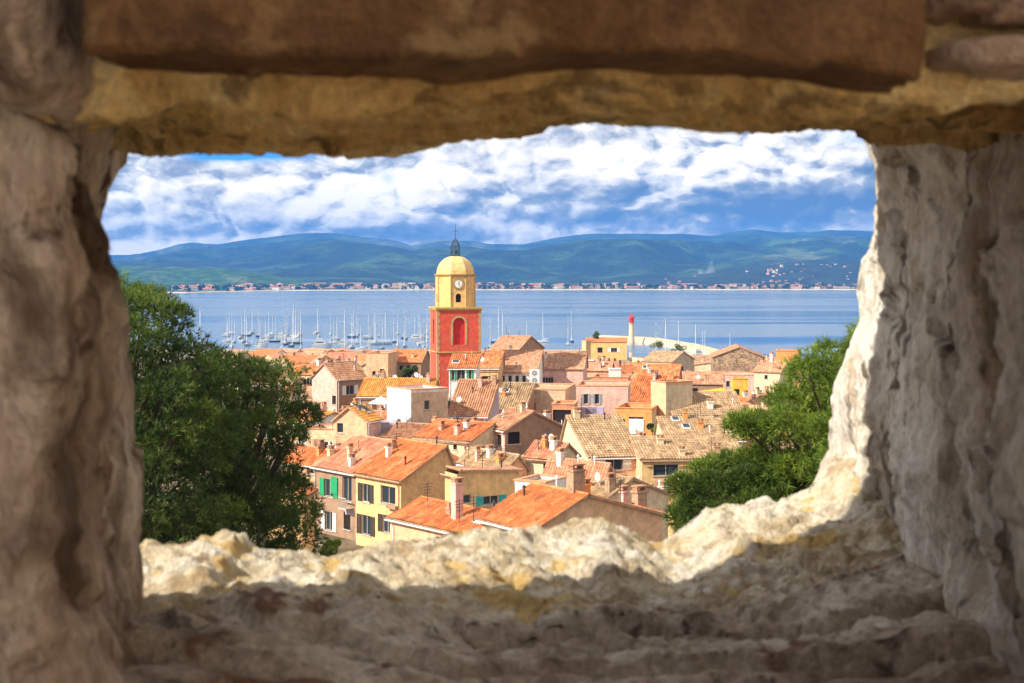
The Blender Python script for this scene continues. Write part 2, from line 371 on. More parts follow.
def lowhill(name, rows, Y0, Y1, mat, seed):
    V = []; Fc = []; p0, p1 = rows[0][0], rows[-1][0]; cols = list(np.arange(p0, p1 + 1, 3.)); st = np.linspace(0, 1, 26)
    for s in st:
        for px in cols:
            Y = lerp(Y0, Y1, s); yr = lerp(Y0, Y1, .6)
            top = EYE + (HOR - interp(px, rows)) / F * yr
            prof = sstep(0, .6, s) if s <= .6 else 1 - .9 * sstep(.6, 1, s)
            z = 2 + (top - 2) * prof * (1 + .14 * fbm((px * .02, s * 3, seed), 1., 5)) + 3.5 * noise.noise(((px) * .35, s * 23, seed)) * (prof > .1)
            V.append(((px - 512) / F * Y, Y, z))
    nx = len(cols)
    for j in range(len(st) - 1):
        for i in range(nx - 1): Fc.append((j * nx + i, j * nx + i + 1, (j + 1) * nx + i + 1, (j + 1) * nx + i))
    return V, tag(link(name, mesh(name, V, Fc, [mat], smooth=True)), kind='structure')
lowhill('green_hill', [(-100, 270), (60, 266), (130, 266), (180, 267), (230, 269), (270, 274), (300, 280), (330, 287)], 4230, 5200, 'green_wood', 2.)
hillrows = [(540, 287), (580, 284), (640, 281), (690, 276), (730, 271), (760, 266), (800, 262), (830, 264), (870, 262), (950, 258), (1100, 256)]
lowhill('wooded_hill', hillrows, 4330, 5400, 'wooded', 5.)
# ------------------------------------------------------------------ house builder
WCACHE = {}
def window_meshes(w_, h_, style):
    key = (round(w_, 1), round(h_, 1), style)
    if key in WCACHE: return WCACHE[key]
    w2, h2 = key[0] / 2, key[1] / 2; fr = MB()
    f = .055
    if style != 'dark':
        fr.box(-w2, -w2 + f, .12, .17, -h2, h2); fr.box(w2 - f, w2, .12, .17, -h2, h2)
        fr.box(-w2 + f, w2 - f, .12, .17, h2 - f, h2); fr.box(-w2 + f, w2 - f, .12, .17, -h2, -h2 + f)
        if key[0] > .8: fr.box(-.03, .03, .125, .165, -h2 + f, h2 - f)
    fr.box(-w2 - .1, w2 + .1, -.08, .16, -h2 - .09, -h2)
    fme = mesh('window', fr.v, fr.f, ['trim'])
    pn = MB(); pn.quad((-w2, .15, -h2), (w2, .15, -h2), (w2, .15, h2), (-w2, .15, h2))
    pme = mesh('pane', pn.v, pn.f, ['dark_hole' if style == 'dark' else 'glass'])
    sm = MB(); sw = max(.28, w2 * .95)
    for k in range(max(4, int(key[1] / .16))):      # louvred leaf
        z = -h2 + (k + .5) * key[1] / max(4, int(key[1] / .16)); sm.box(.05, sw - .05, .0, .03, z - .045, z + .045)
    sm.box(0, .06, -.01, .04, -h2, h2); sm.box(sw - .06, sw, -.01, .04, -h2, h2)
    sm.box(.06, sw - .06, .012, .02, -h2, h2)
    WCACHE[key] = (fme, pme, sm, sw); return WCACHE[key]
SH_CACHE = {}
def add_window(parent, lx, ly, z, rz, w_, h_, style='plain', colr=None, label=None):
    """window part with its sub-parts; local +y of the window points into the wall"""
    fme, pme, sm, sw = window_meshes(w_, h_, style)
    o = link('window', fme, parent, (lx, ly, z), rz); link('pane', pme, o)
    if label: o['label'] = label
    if colr:
        for s in (-1, 1):
            k = (round(w_, 1), round(h_, 1), colr, s)
            if k not in SH_CACHE:
                SH_CACHE[k] = mesh('shutter', [(v[0] * s, v[1], v[2]) for v in sm.v], sm.f, [colr])
            link('shutter', SH_CACHE[k], o, (s * (round(w_, 1) / 2 + .02), -.06, 0))
    return o
def wall_face(mb, L, z0, z1, holes, tr):
    """vertical face of length L with real openings; tr(t, depth, z) -> point"""
    ts = sorted(set([0, L] + [q for h in holes for q in (h[0], h[1])])); zs = sorted(set([z0, z1] + [q for h in holes for q in (h[2], h[3])]))
    for i in range(len(ts) - 1):
        for j in range(len(zs) - 1):
            tc = (ts[i] + ts[i + 1]) / 2; zc = (zs[j] + zs[j + 1]) / 2
            if any(h[0] < tc < h[1] and h[2] < zc < h[3] for h in holes): continue
            mb.quad(tr(ts[i], 0, zs[j]), tr(ts[i + 1], 0, zs[j]), tr(ts[i + 1], 0, zs[j + 1]), tr(ts[i], 0, zs[j + 1]))
    for (a, b_, c, d) in holes:
        e = .16
        for (p1, p2) in (((a, c), (b_, c)), ((b_, c), (b_, d)), ((b_, d), (a, d)), ((a, d), (a, c))):
            mb.quad(tr(p1[0], 0, p1[1]), tr(p2[0], 0, p2[1]), tr(p2[0], e, p2[1]), tr(p1[0], e, p1[1]))
def slope(mb, O, e, s, L, W, fine, pitch=.30):
    """one roof slope: O corner on the ridge, e along the ridge, s down the slope"""
    O, e, s = Vector(O), Vector(e).normalized(), Vector(s).normalized(); n = e.cross(s)
    if n.z < 0: n = -n
    if fine:
        nu = max(4, int(L / pitch) * 4); nv = max(2, int(W / .42)); vs = []; uv = []; fs = []
        rows = []
        for j in range(nv):
            rows += [(j * W / nv, .0), ((j + .97) * W / nv, .045)]
        for (v, hh) in rows:
            for i in range(nu + 1):
                u = i * L / nu; h = .10 * abs(math.sin(math.pi * u / pitch)) + hh * 1.
                h += .012 * noise.noise((u * 3 + O.x, v * 3, O.z)) + .09 * noise.noise((u * .5 + O.x, v * .4 + O.y, 0))
                vs.append(O + e * u + s * v + n * h); uv.append((u, v))
        m_ = nu + 1
        for j in range(len(rows) - 1):
            for i in range(nu): fs.append((j * m_ + i, j * m_ + i + 1, (j + 1) * m_ + i + 1, (j + 1) * m_ + i))
        mb.add(vs, fs, 0, uv)
    else:
        mb.add([O + n * .06, O + e * L + n * .06, O + e * L + s * W + n * .06, O + s * W + n * .06], [(0, 1, 2, 3)], 0, [(0, 0), (L, 0), (L, W), (0, W)])
    a, b_, c, d = O - n * .1, O + e * L - n * .1, O + e * L + s * W - n * .1, O + s * W - n * .1
    t_ = n * .155
    mb.add([a, b_, c, d], [(0, 1, 2, 3)], 1)
    for p_, q in ((a, b_), (b_, c), (c, d), (d, a)): mb.add([p_, q, q + t_, p_ + t_], [(0, 1, 2, 3)], 1)
HOUSES = []   # footprints and picture extents, for the loose fill between them
def chimney(parent, x, y, z0, z1, kind='stone', w_=.35):
    mb = MB(); mb.box(x - w_, x + w_, y - w_ * .8, y + w_ * .8, z0, z1)
    mb.box(x - w_ - .07, x + w_ + .07, y - w_ * .8 - .07, y + w_ * .8 + .07, z1 + .003, z1 + .12)
    for sx_ in (-1, 1):
        mb.box(x + sx_ * w_ * .8 - .07, x + sx_ * w_ * .8 + .07, y - w_ * .6, y + w_ * .6, z1 + .123, z1 + .36, 1)
    mb.box(x - w_ - .05, x + w_ + .05, y - w_ * .8, y + w_ * .8, z1 + .363, z1 + .46, 1)
    return mb.build('chimney', [{'stone': 'chimney_stone', 'white': 'white', 'pink': 'pink', 'cream': 'cream', 'orange': 'orange', 'brown': 'brown'}[kind], 'brown_tile'], parent)
def antenna(parent, x, y, z0, h):
    mb = MB(); mb.tube((x, y, z0 - .4), (x, y, z0 + h), .03, .025, 5)
    for k in range(4): mb.box(x - .45 + k * .06, x + .45 - k * .06, y - .012, y + .012, z0 + h - .15 - k * .22, z0 + h - .12 - k * .22)
    return mb.build('antenna', 'metal_dark', parent)

def house(px, row, d, a, wl=None, wr=None, WA=None, WB=None, ridge='A', rise=1.8, frac=.5, kind='gable', wall='cream', roof='orange_tile',
          winA=(), winB=(), chim=(), label='', vb=None, name='town_house', cat='house', wallB=None, group=None, over=.25, reg=True, ant=0, fine=None, ref=None, skip=False):
    ar = R(a); uA = Vector((-math.cos(ar), math.sin(ar), 0)); uB = Vector((math.sin(ar), math.cos(ar), 0))
    Cw = at(px, row, d); ze = Cw.z
    def ext(u, p1):
        k = (p1 - 512) / F; return (k * Cw.y - Cw.x) / (u.x - k * u.y)
    if WA is None: WA = ext(uA, px - wl)
    if WB is None: WB = ext(uB, px + wr)
    WA = max(1.2, min(WA, 40)); WB = max(1.2, min(WB, 40))
    g0 = min(ground(Cw.y), ground(Cw.y + uA.y * WA + uB.y * WB)) - .6
    if skip:      # only keeps its footprint free
        cs = [Cw, Cw + uA * WA, Cw + uB * WB, Cw + uA * WA + uB * WB]; pxs = [512 + F * c_.x / c_.y for c_ in cs]
        HOUSES.append(dict(c=[(q.x, q.y) for q in cs], p0=min(pxs), p1=max(pxs), d=d, top=HOR + F * (EYE - ze - (rise if kind != 'flat' else .8)) / d, vb=vb, label=label, px=0, row=row, root=None, ref=None)); return None
    root = empty(name, (Cw.x, Cw.y, g0), R(90) - ar); tag(root, label, cat, group)
    H = ze - g0
    # openings
    def openings(lst, face):
        u = uA if face == 'A' else uB; L = WA if face == 'A' else WB; out = []
        for q in lst:
            cx, cy, ww, hh, st = q[:5]; col = q[5] if len(q) > 5 else None
            t0 = ext(u, cx - ww / 2); t1 = ext(u, cx + ww / 2); tc = (t0 + t1) / 2; W_ = max(.3, round(abs(t1 - t0), 1)); dd = Cw.y + u.y * tc
            zc = EYE - (cy - HOR) / F * dd - g0; Hh = max(.3, round(hh / F * dd, 1))
            tc = min(max(tc, W_ / 2 + .1), L - W_ / 2 - .1); zc = min(zc, H - Hh / 2 - .05)
            if L < W_ + .2 or zc - Hh / 2 < .2: continue
            if any(abs(tc - o_[0]) < (W_ + o_[2]) / 2 and abs(zc - o_[1]) < (Hh + o_[3]) / 2 for o_ in out): continue
            out.append((tc, zc, W_, Hh, st, col))
        return out
    oA, oB = openings(winA, 'A'), openings(winB, 'B')
    hol = lambda o: [(t_ - w_ / 2, t_ + w_ / 2, z_ - h_ / 2, z_ + h_ / 2) for (t_, z_, w_, h_, *_r) in o]
    mb = MB()
    wall_face(mb, WA, 0, H, hol(oA), lambda t_, e, z: (e, t_, z))
    n0 = len(mb.f)
    wall_face(mb, WB, 0, H, hol(oB), lambda t_, e, z: (t_, e, z))
    n1 = len(mb.f)
    mb.quad((WB, 0, 0), (WB, WA, 0), (WB, WA, H), (WB, 0, H)); mb.quad((0, WA, 0), (WB, WA, 0), (WB, WA, H), (0, WA, H))
    top = H + rise
    rm = MB(); fine = (d < 215) if fine is None else fine
    if kind == 'gable':
        if ridge == 'A':
            X = frac * WB
            mb.add([(0, 0, H), (WB, 0, H), (X, 0, top)], [(0, 1, 2)], 1 if wallB else 0); mb.add([(0, WA, H), (WB, WA, H), (X, WA, top)], [(0, 1, 2)])
            if frac > .97: mb.quad((WB, 0, H), (WB, WA, H), (WB, WA, top), (WB, 0, top))
            if frac < .03: mb.quad((0, 0, H), (0, WA, H), (0, WA, top), (0, 0, top))
            for sgn, run in ((-1, X), (1, WB - X)):
                if run < .4: continue
                ang = math.atan2(rise, run); W = (run + over) / math.cos(ang)
                slope(rm, (X, -over, top), (0, 1, 0), (sgn * math.cos(ang), 0, -math.sin(ang)), WA + 2 * over, W, fine)
            rm.tube((X, -over, top + .03), (X, WA + over, top + .03), .12, .12, 6, 0)
            zr = lambda x, y: top - (rise * (X - x) / max(X, .1) if x < X else rise * (x - X) / max(WB - X, .1))
        else:
            Y = frac * WA
            mb.add([(0, 0, H), (0, WA, H), (0, Y, top)], [(0, 1, 2)]); mb.add([(WB, 0, H), (WB, WA, H), (WB, Y, top)], [(0, 1, 2)])
            if frac > .97: mb.quad((0, WA, H), (WB, WA, H), (WB, WA, top), (0, WA, top))
            if frac < .03: mb.quad((0, 0, H), (WB, 0, H), (WB, 0, top), (0, 0, top))
            for sgn, run in ((-1, Y), (1, WA - Y)):
                if run < .4: continue
                ang = math.atan2(rise, run); W = (run + over) / math.cos(ang)
                slope(rm, (-over, Y, top), (1, 0, 0), (0, sgn * math.cos(ang), -math.sin(ang)), WB + 2 * over, W, fine)
            rm.tube((-over, Y, top + .03), (WB + over, Y, top + .03), .12, .12, 6, 0)
            zr = lambda x, y: top - (rise * (Y - y) / max(Y, .1) if y < Y else rise * (y - Y) / max(WA - Y, .1))
    elif kind == 'hip':
        o_ = over; x0, x1, y0, y1 = -o_, WB + o_, -o_, WA + o_; k = min(x1 - x0, y1 - y0) / 2
        if ridge == 'A': r0, r1 = ((x0 + x1) / 2, y0 + k), ((x0 + x1) / 2, y1 - k)
        else: r0, r1 = (x0 + k, (y0 + y1) / 2), (x1 - k, (y0 + y1) / 2)
        zb = H - .05
        A_, B_, C_, D_ = (x0, y0, zb), (x1, y0, zb), (x1, y1, zb), (x0, y1, zb); P_, Q_ = (*r0, top), (*r1, top)
        def tri(pts):
            pts = [Vector(q) for q in pts]; e = (pts[1] - pts[0]).normalized(); n_ = (pts[1] - pts[0]).cross(pts[2] - pts[0]).normalized(); s = n_.cross(e)
            rm.add(pts, [tuple(range(len(pts)))], 0, [((q - pts[0]).dot(e), -(q - pts[0]).dot(s)) for q in pts])
        if ridge == 'A': tri([A_, B_, P_]); tri([B_, C_, Q_, P_]); tri([C_, D_, Q_]); tri([D_, A_, P_, Q_])
        else: tri([A_, B_, Q_, P_]); tri([B_, C_, Q_]); tri([C_, D_, P_, Q_]); tri([D_, A_, P_])
        rm.add([A_, B_, C_, D_], [(3, 2, 1, 0)], 1)
        zr = lambda x, y: top - .5
    else:
        # flat terrace behind a low parapet
        ph = rise; th = .22
        for (x0, x1, y0, y1) in ((-.02, WB + .02, -.02, th), (-.02, WB + .02, WA - th, WA + .02), (-.02, th, th, WA - th), (WB - th, WB + .02, th, WA - th)):
            mb.box(x0, x1, y0, y1, H, H + ph)
        rm.box(th, WB - th, th, WA - th, H - .1, H + .05, 0)
        for (x0, x1, y0, y1) in ((-.1, WB + .1, -.1, th + .05), (-.1, WB + .1, WA - th - .05, WA + .1), (-.1, th + .05, th + .05, WA - th - .05), (WB - th - .05, WB + .1, th + .05, WA - th - .05)):
            rm.box(x0, x1, y0, y1, H + ph + .003, H + ph + .1, 1)
        zr = lambda x, y: H
    mi = None
    if wallB:
        for i in range(n0, n1): mb.m[i] = 1
    mb.build('wall', [wall, wallB or wall], root)
    if d < 240 and kind == 'gable' and reg:
        gm = MB(); eL = WA if ridge == 'A' else WB; gq = (lambda u_, o_, z_: (-o_, u_, z_)) if ridge == 'A' else (lambda u_, o_, z_: (u_, -o_, z_))
        gm.tube(gq(-.2, over + .08, H - .20), gq(eL + .2, over + .08, H - .24), .07, .07, 6)
        up = eL * (.04 if (int(px) % 2) else .96); gm.tube(gq(up, over + .06, H - .25), gq(up, .08, H - .7), .045, .045, 6); gm.tube(gq(up, .08, H - .7), gq(up, .08, .1), .045, .045, 6)
        gm.build('gutter', 'metal_white' if int(row) % 3 else 'chimney_stone', root)
    ro = rm.build('roof', [roof if kind != 'flat' else 'terrace', 'salmon' if kind == 'flat' else 'chimney_stone'], root, uv=True)
    for (t_, z_, w_, h_, st, col) in oA: add_window(root, 0, t_, z_, -math.pi / 2, w_, h_, st, col)
    for (t_, z_, w_, h_, st, col) in oB: add_window(root, t_, 0, z_, 0, w_, h_, st, col)
    for c_ in chim:
        fx, fy, hh = c_[:3]; k = c_[3] if len(c_) > 3 else 'stone'; x, y = fx * WB, fy * WA; zz = zr(x, y)
        chimney(ro, x, y, zz - .5, zz + hh, k, c_[4] if len(c_) > 4 else .3)
    if kind == 'gable' and d < 300:
        rc = random.Random(int(px * 7 + row * 3))
        for _ in range(rc.choice([3, 4, 5, 6, 7]) + (1 if WA * WB > 50 else 0)):
            fx, fy = rc.uniform(.08, .92), rc.uniform(.06, .94); x, y = fx * WB, fy * WA; zz = zr(x, y); q = rc.random()
            gx = (zr(x + .05, y) - zr(x - .05, y)) / .1; gy = (zr(x, y + .05) - zr(x, y - .05)) / .1
            if q < .33:
                m2 = MB(); m2.tube((x, y, zz - .2), (x, y, zz + rc.uniform(.5, .9)), .07, .07, 7); m2.lathe([(.13, zz + .62), (.13, zz + .72), (.02, zz + .8)], 8, cx=x, cy=y); m2.build('vent_pipe', rc.choice(['metal_white', 'chimney_stone', 'metal_dark']), ro)
            elif q < .42:
                m2 = MB(); s2 = rc.uniform(.3, .45); P4 = [(x + a_ * s2, y + b2 * s2 * 1.2) for a_, b2 in ((-1, -1), (1, -1), (1, 1), (-1, 1))]
                P4 = [(u_, v_, zz + gx * (u_ - x) + gy * (v_ - y) + .19) for u_, v_ in P4]; m2.add(P4, [(0, 1, 2, 3)], 1)
                P5 = [(x + (u_ - x) * 1.2, y + (v_ - y) * 1.2, w_ - .03 + gx * (u_ - x) * .2 + gy * (v_ - y) * .2) for u_, v_, w_ in P4]; m2.add(P5 + [(u_, v_, w_ - .25) for u_, v_, w_ in P5], [(0, 1, 2, 3), (0, 1, 5, 4), (1, 2, 6, 5), (2, 3, 7, 6), (3, 0, 4, 7)], 0)
                m2.build('skylight', ['metal_white', 'glass'], ro)
            elif q < .68: antenna(ro, x, y, zz, rc.uniform(1., 2.))
            elif q < .76:
                m2 = MB(); m2.tube((x, y, zz - .1), (x, y, zz + .6), .03, .03, 5); n8 = 10; cxx, czz = x - .1, zz + .75
                rim = [(cxx - .1 + .08 * math.cos(2 * math.pi * k / n8), y + .36 * math.cos(2 * math.pi * k / n8), czz + .36 * math.sin(2 * math.pi * k / n8)) for k in range(n8)]
                m2.add(rim + [(cxx + .08, y, czz)], [(k, (k + 1) % n8, n8) for k in range(n8)]); m2.build('satellite_dish', 'metal_white', ro)
            else: chimney(ro, x, y, zz - .4, zz + rc.uniform(.4, .9), rc.choice(['white', 'stone', 'pink', 'cream', 'orange']), rc.uniform(.2, .34))
    for k in range(ant): antenna(ro, WB * random.uniform(.3, .7), WA * random.uniform(.3, .7), H + rise * .5, random.uniform(1.2, 2.2))
    if reg:
        cs = [Cw, Cw + uA * WA, Cw + uB * WB, Cw + uA * WA + uB * WB]; pxs = [512 + F * c_.x / c_.y for c_ in cs]
        HOUSES.append(dict(c=[(q.x, q.y) for q in cs], p0=min(pxs), p1=max(pxs), d=d, top=HOR + F * (EYE - ze - (rise if kind != 'flat' else .8)) / (d + .0), vb=vb if vb else row + 14, label=label, px=(min(pxs) + max(pxs)) / 2, row=row, root=root, ref=ref))
    root['wa'] = WA; root['wb'] = WB; root['h'] = H
    return root

# ------------------------------------------------------------------ the houses one can tell apart, near to far
PL, DK = 'plain', 'dark'
h_near = house(533, 530, 85, 55, WA=5.5, wr=129, ridge='A', rise=1.75, frac=.40, wall='peach', wallB='peach', roof='orange_tile', winB=[(556, 533, 5, 3, DK)],
      chim=[(.42, .25, 1.35, 'stone', .45), (.86, .1, 1.0, 'stone', .38)], label='near salmon gabled house with bright orange tiles just beyond the middle of the sunlit ledge', vb=560, ref='the near salmon gable')
house(500, 541, 95, 50, wl=110, WB=6, ridge='A', rise=1.05, frac=.5, wall='peach', roof='orange_tile', chim=[(.22, .50, 2.5, 'pink', .34), (.7, .15, .8, 'brown')],
      label='low wide orange roofed house at the ledge with a tall pink chimney', vb=560, ref='the roof with the tall pink chimney')
house(600, 503, 104, 50, wl=20, wr=68, ridge='A', rise=1.5, frac=.45, wall='cream', wallB='cream', roof='tan_tile', chim=[(.2, .2, .9, 'stone')], label='pale peach gabled house with tan tiles behind the near salmon gable', vb=540, ref='the pale peach gable')
house(457, 474.5, 114, 62, wl=12, wr=62, ridge='A', rise=.3, frac=.05, wall='ochre', roof='brown_tile', winB=[(467, 499, 8, 9, PL), (491, 500, 15, 9, PL, 'shutter_teal')],
      label='ochre house with teal shutters and a sloping top edge above the orange roofs', vb=520, ref='the ochre house with teal shutters')
yh = house(401, 480, 120, 50, wl=45, wr=56, ridge='A', rise=2.5, frac=.8, wall='yellow', wallB='ochre', roof='orange_tile',  # ochre on the right side puts its shade into the colour
      winA=[(366, 493, 8, 18, PL, 'shutter_brown'), (388, 495, 15, 17, PL), (366, 525, 9, 20, PL, 'shutter_brown'), (387, 524, 9, 17, PL, 'shutter_brown')], chim=[(.55, .85, .5, 'stone', .2)],
      label='yellow house with dark shutters and a bright orange roof, blank side toned ochre for shade', vb=560, ref='the yellow house with dark shutters')
house(356, 473, 127, 50, wl=42, WB=5.6, ridge='A', rise=2.4, frac=.85, wall='brown', roof='salmon_tile',  # dim brown wall colour includes the shade on this front
      winA=[(329, 488, 9, 17, PL, 'shutter_green'), (329, 521, 8, 18, PL, 'shutter_white'), (347, 489, 9, 24, PL), (347, 521, 7, 17, DK)],
      label='brown walled house with a vivid green shutter and salmon roof beside the large pine', vb=560, ref='the brown house with the green shutter')
house(324, 466, 140, 40, wl=40, wr=22, ridge='A', rise=1.4, wall='peach', roof='orange_tile', winA=[(312, 463, 5, 9, PL, 'shutter_brown')], chim=[(.4, .3, .8, 'brown')], label='small peach house with an orange roof at the right edge of the large pine', vb=480, ref='the small peach house by the pine')
# middle
house(590, 457, 140, 76, wl=29, wr=51, ridge='B', rise=3.3, frac=.75, wall='cream', wallB='peach', roof='tan_tile', winA=[(575, 452, 5, 7, PL)], winB=[(614, 464, 17, 12, PL, 'shutter_white'), (617, 478, 20, 6, DK)],
      chim=[(.15, .7, .7, 'cream')], label='cream and peach house with mossy tan roof and a white barred window', vb=485, ref='the house with the white barred window')
house(642, 459, 138, 84, wl=3, wr=103, WA=6, ridge='B', rise=1.5, frac=.9, wall='peach', wallB='ochre', roof='tan_tile', winB=[(666, 470, 25, 11, PL), (706, 473, 14, 8, PL)],
      chim=[(.25, .6, .5, 'cream')], label='long ochre house with a wide grey window and tan roof at the right pine', vb=490, ref='the long house with the wide grey window')
house(668, 440, 152, 85, wl=2, wr=76, WA=7, ridge='B', rise=1.9, frac=.8, wall='cream', roof='tan_tile', winB=[(722, 432, 12, 6, DK)], chim=[(.5, .4, .6, 'orange')], label='broad tan tiled roof sloping to the viewer, left of the right pine top', vb=452, ref='the broad tan roof by the right pine')
house(674, 415, 172, 84, wl=3, wr=70, WA=7, ridge='B', rise=2.3, frac=.7, wall='peach', roof='tan_tile', chim=[(.18, .3, 1., 'peach' if False else 'orange')], label='mottled tan roofed house below the vivid orange awning wall', vb=430, ref='the mottled tan roof under the orange wall')
house(652, 413, 170, 14, wl=37, wr=14, WB=7, ridge='A', rise=.5, kind='flat', wall='orange', wallB='cream', roof='terrace', winA=[(636, 424, 15, 14, 'plain', None), (622, 424, 6, 10, DK)],
      label='flat topped orange house with a big white garage door', vb=440, ref='the orange house with the white door')
house(666, 386, 172.5, 60, wl=15, wr=4, WB=4, ridge='A', rise=.4, kind='flat', wall='peach', wallB='cream', label='tall narrow cream and peach house wall right of the orange flat roof', vb=440, ref='the tall narrow cream house')
pk = house(628, 389, 183, 7, wl=52, wr=6, WB=8, ridge='A', rise=.35, kind='flat', wall='pink', roof='terrace', winA=[(586, 399, 5, 10, PL, 'shutter_grey'), (597, 399, 5, 10, PL, 'shutter_grey'), (591, 412, 12, 9, PL, 'shutter_lilac')],
      label='large pink flat roofed house with grey shutters and a lilac balcony', vb=423, ref='the large pink house')
house(574, 407, 178, 8, wl=22, wr=3, WB=5, ridge='A', rise=.3, kind='flat', wall='salmon', wallB='ochre', winA=[(562, 417, 18, 14, 'dark')], label='low salmon garage block with a brown door, left of the large pink house', vb=425, ref='the low garage block')
house(565, 393, 188, 10, wl=42, wr=10, ridge='A', rise=.4, kind='flat', wall='beige', winA=[(531, 406, 9, 7, DK)], label='beige house with a pale flat parapet between the brown gable and the large pink house', vb=412, ref='the beige parapet house')
house(505, 430, 152, 58, wl=22, wr=58, ridge='A', rise=1.8, frac=.48, wall='pink', wallB='brown', roof='brown_tile', winA=[(499, 440, 5, 11, PL)], winB=[(514, 438, 12, 12, DK)], chim=[(.8, .2, .6, 'white')],  # gable face darkened to brown to paint in its shade
      label='wide pink house, gable browned for shade, with one large dark opening', vb=457, ref='the wide brown gable')
house(487, 416, 172, 14, wl=39, wr=9, WB=6, ridge='A', rise=3.9, frac=.95, wall='pink', wallB='lilac', roof='brown_tile', chim=[(.85, .08, .7, 'stone')], label='house with a big square brown tile roof below the red bell tower', vb=428, ref='the big square brown roof')
house(524, 410, 181, 12, wl=30, wr=4, WB=7, ridge='A', rise=2.9, frac=.97, wall='brown', roof='tan_tile', winA=[], label='striped tan roof with a dark red wall under it, right of the big brown roof', vb=425, ref='the striped tan roof')
wh = house(411, 393, 168, 58, wl=24, wr=37, ridge='A', rise=.35, kind='flat', wall='white', wallB='beige', winA=[(399, 423, 4, 8, PL)], winB=[(427, 405, 5, 9, PL), (431, 404, 3, 6, PL)], label='white flat topped house, right face toned beige for shade, beside the white parasol', vb=435, ref='the white house by the parasol')  # beige right face carries its shade in the wall colour
house(367, 421, 160, 22, wl=33, wr=14, ridge='B', rise=1.5, frac=.55, wall='peach', wallB='pink', roof='gold_tile', winA=[(340, 428, 6, 10, PL), (358, 446, 4, 6, DK)], label='pale peach house with a small golden tiled roof, left of the white house', vb=450, ref='the peach house with the golden roof')
house(430, 397, 205, 10, wl=72, wr=5, WB=7, ridge='A', rise=2.3, frac=.6, wall='brown', roof='gold_tile', chim=[(.5, .1, .9, 'pink'), (.6, .75, .7, 'stone')], label='long golden orange roof left of the red bell tower foot', vb=408, ref='the long golden roof')
house(470, 441, 150, 35, wl=55, wr=12, WB=6, ridge='A', rise=1.5, frac=.7, wall='cream', roof='orange_tile', winA=[(455, 447, 4, 5, DK)], chim=[(.4, .3, .7, 'white'), (.3, .7, .6, 'stone')], label='low house with a bright orange roof between the yellow house and the brown gable', vb=452, ref='the low bright orange roof')
house(430, 440, 158, 25, wl=50, wr=30, ridge='A', rise=1.2, frac=.6, wall='brown', roof='brown_tile', winA=[], chim=[(.5, .2, .8, 'pink')], label='dull red roofed house just below the white and beige house', vb=450, ref='the dull red roof')
house(556, 459, 128, 35, wl=30, wr=22, ridge='A', rise=1.2, frac=.5, wall='cream', roof='salmon_tile', winA=[(545, 466, 4, 5, DK)], chim=[(.3, .3, .7, 'white')], label='small salmon roofed house in front of the wide brown gable', vb=480, ref='the small salmon roof')
house(603, 480, 122, 40, wl=58, wr=10, ridge='A', rise=1.3, frac=.55, wall='orange', roof='salmon_tile', winA=[(566, 481, 5, 6, DK)], winB=[], chim=[(.4, .8, .9, 'white', .3)], label='salmon roofed orange walled house below the house with white barred window', vb=500, ref='the orange walled house in the middle')
house(545, 487, 108, 30, wl=30, wr=22, ridge='A', rise=.3, kind='flat', wall='white', label='small white roof terrace block directly behind the near salmon gable', vb=500, ref='the small white terrace block')
house(505, 470, 128, 52, wl=46, wr=22, ridge='A', rise=1.2, frac=.6, wall='peach', roof='tan_tile', winA=[(480, 474, 4, 6, PL, 'shutter_brown')], chim=[(.4, .5, .6, 'white'), (.2, .2, .5, 'orange')], label='tan roofed house cluttered with little chimneys behind the teal shutters', vb=490, ref='the cluttered tan roof')
# upper town
house(337, 379, 212, 42, wl=25, wr=29, ridge='B', rise=2.2, frac=.5, wall='pink', wallB='brown', roof='brown_tile', winB=[(350, 390, 8, 9, PL, 'shutter_white')], winA=[(334, 400, 4, 9, DK)], label='tall pink gabled house with a side browned for shade right of the large pine top', vb=412, ref='the tall pink gable')  # brown side wall is the pink house with shade painted in
house(388, 358, 262, 10, wl=22, wr=2, WB=8, ridge='A', rise=.8, kind='flat', wall='peach', winA=[(382, 371, 4, 4, DK), (374, 373, 3, 4, DK)], label='small blank peach house front left of the row of four dark windows', vb=376, ref='the blank peach front')
house(421, 362, 268, 8, wl=33, wr=3, WB=9, ridge='A', rise=2., frac=.6, wall='brown', roof='orange_tile', winA=[(394, 368, 4, 6, PL), (401, 368, 4, 6, PL), (408, 368, 4, 6, PL), (415, 368, 4, 6, PL)], label='orange roofed house with a row of four dark windows left of the tower', vb=378, ref='the house with four windows left of the tower')
house(476, 368, 208, 6, wl=27, wr=3, WB=5, ridge='A', rise=1.7, frac=.95, wall='white', roof='orange_tile', winA=[(453, 374, 3, 12, PL, 'shutter_green'), (461, 375, 8, 11, PL), (470, 374, 3, 12, PL, 'shutter_green')], label='white fronted house with green shutters at the foot of the red bell tower', vb=386, ref='the white front with green shutters')
house(498, 368, 222, 6, wl=20, wr=3, WB=8, ridge='A', rise=2.2, frac=.9, wall='ochre', roof='orange_tile', winA=[(486, 378, 9, 4, DK)], label='ochre house with an orange roof just right of the green shuttered front', vb=388, ref='the ochre house right of the green shutters')
house(536, 372, 228, 8, wl=40, wr=5, WB=9, ridge='A', rise=3., frac=.9, wall='white', roof='brown_tile', winA=[(503, 379, 3.4, 7, PL), (510, 379, 3.4, 7, PL), (517, 379, 3.4, 7, PL), (524, 379, 3.4, 7, PL)], label='white house with four small dark windows under a big red brown roof', vb=390, ref='the white house with four small windows')
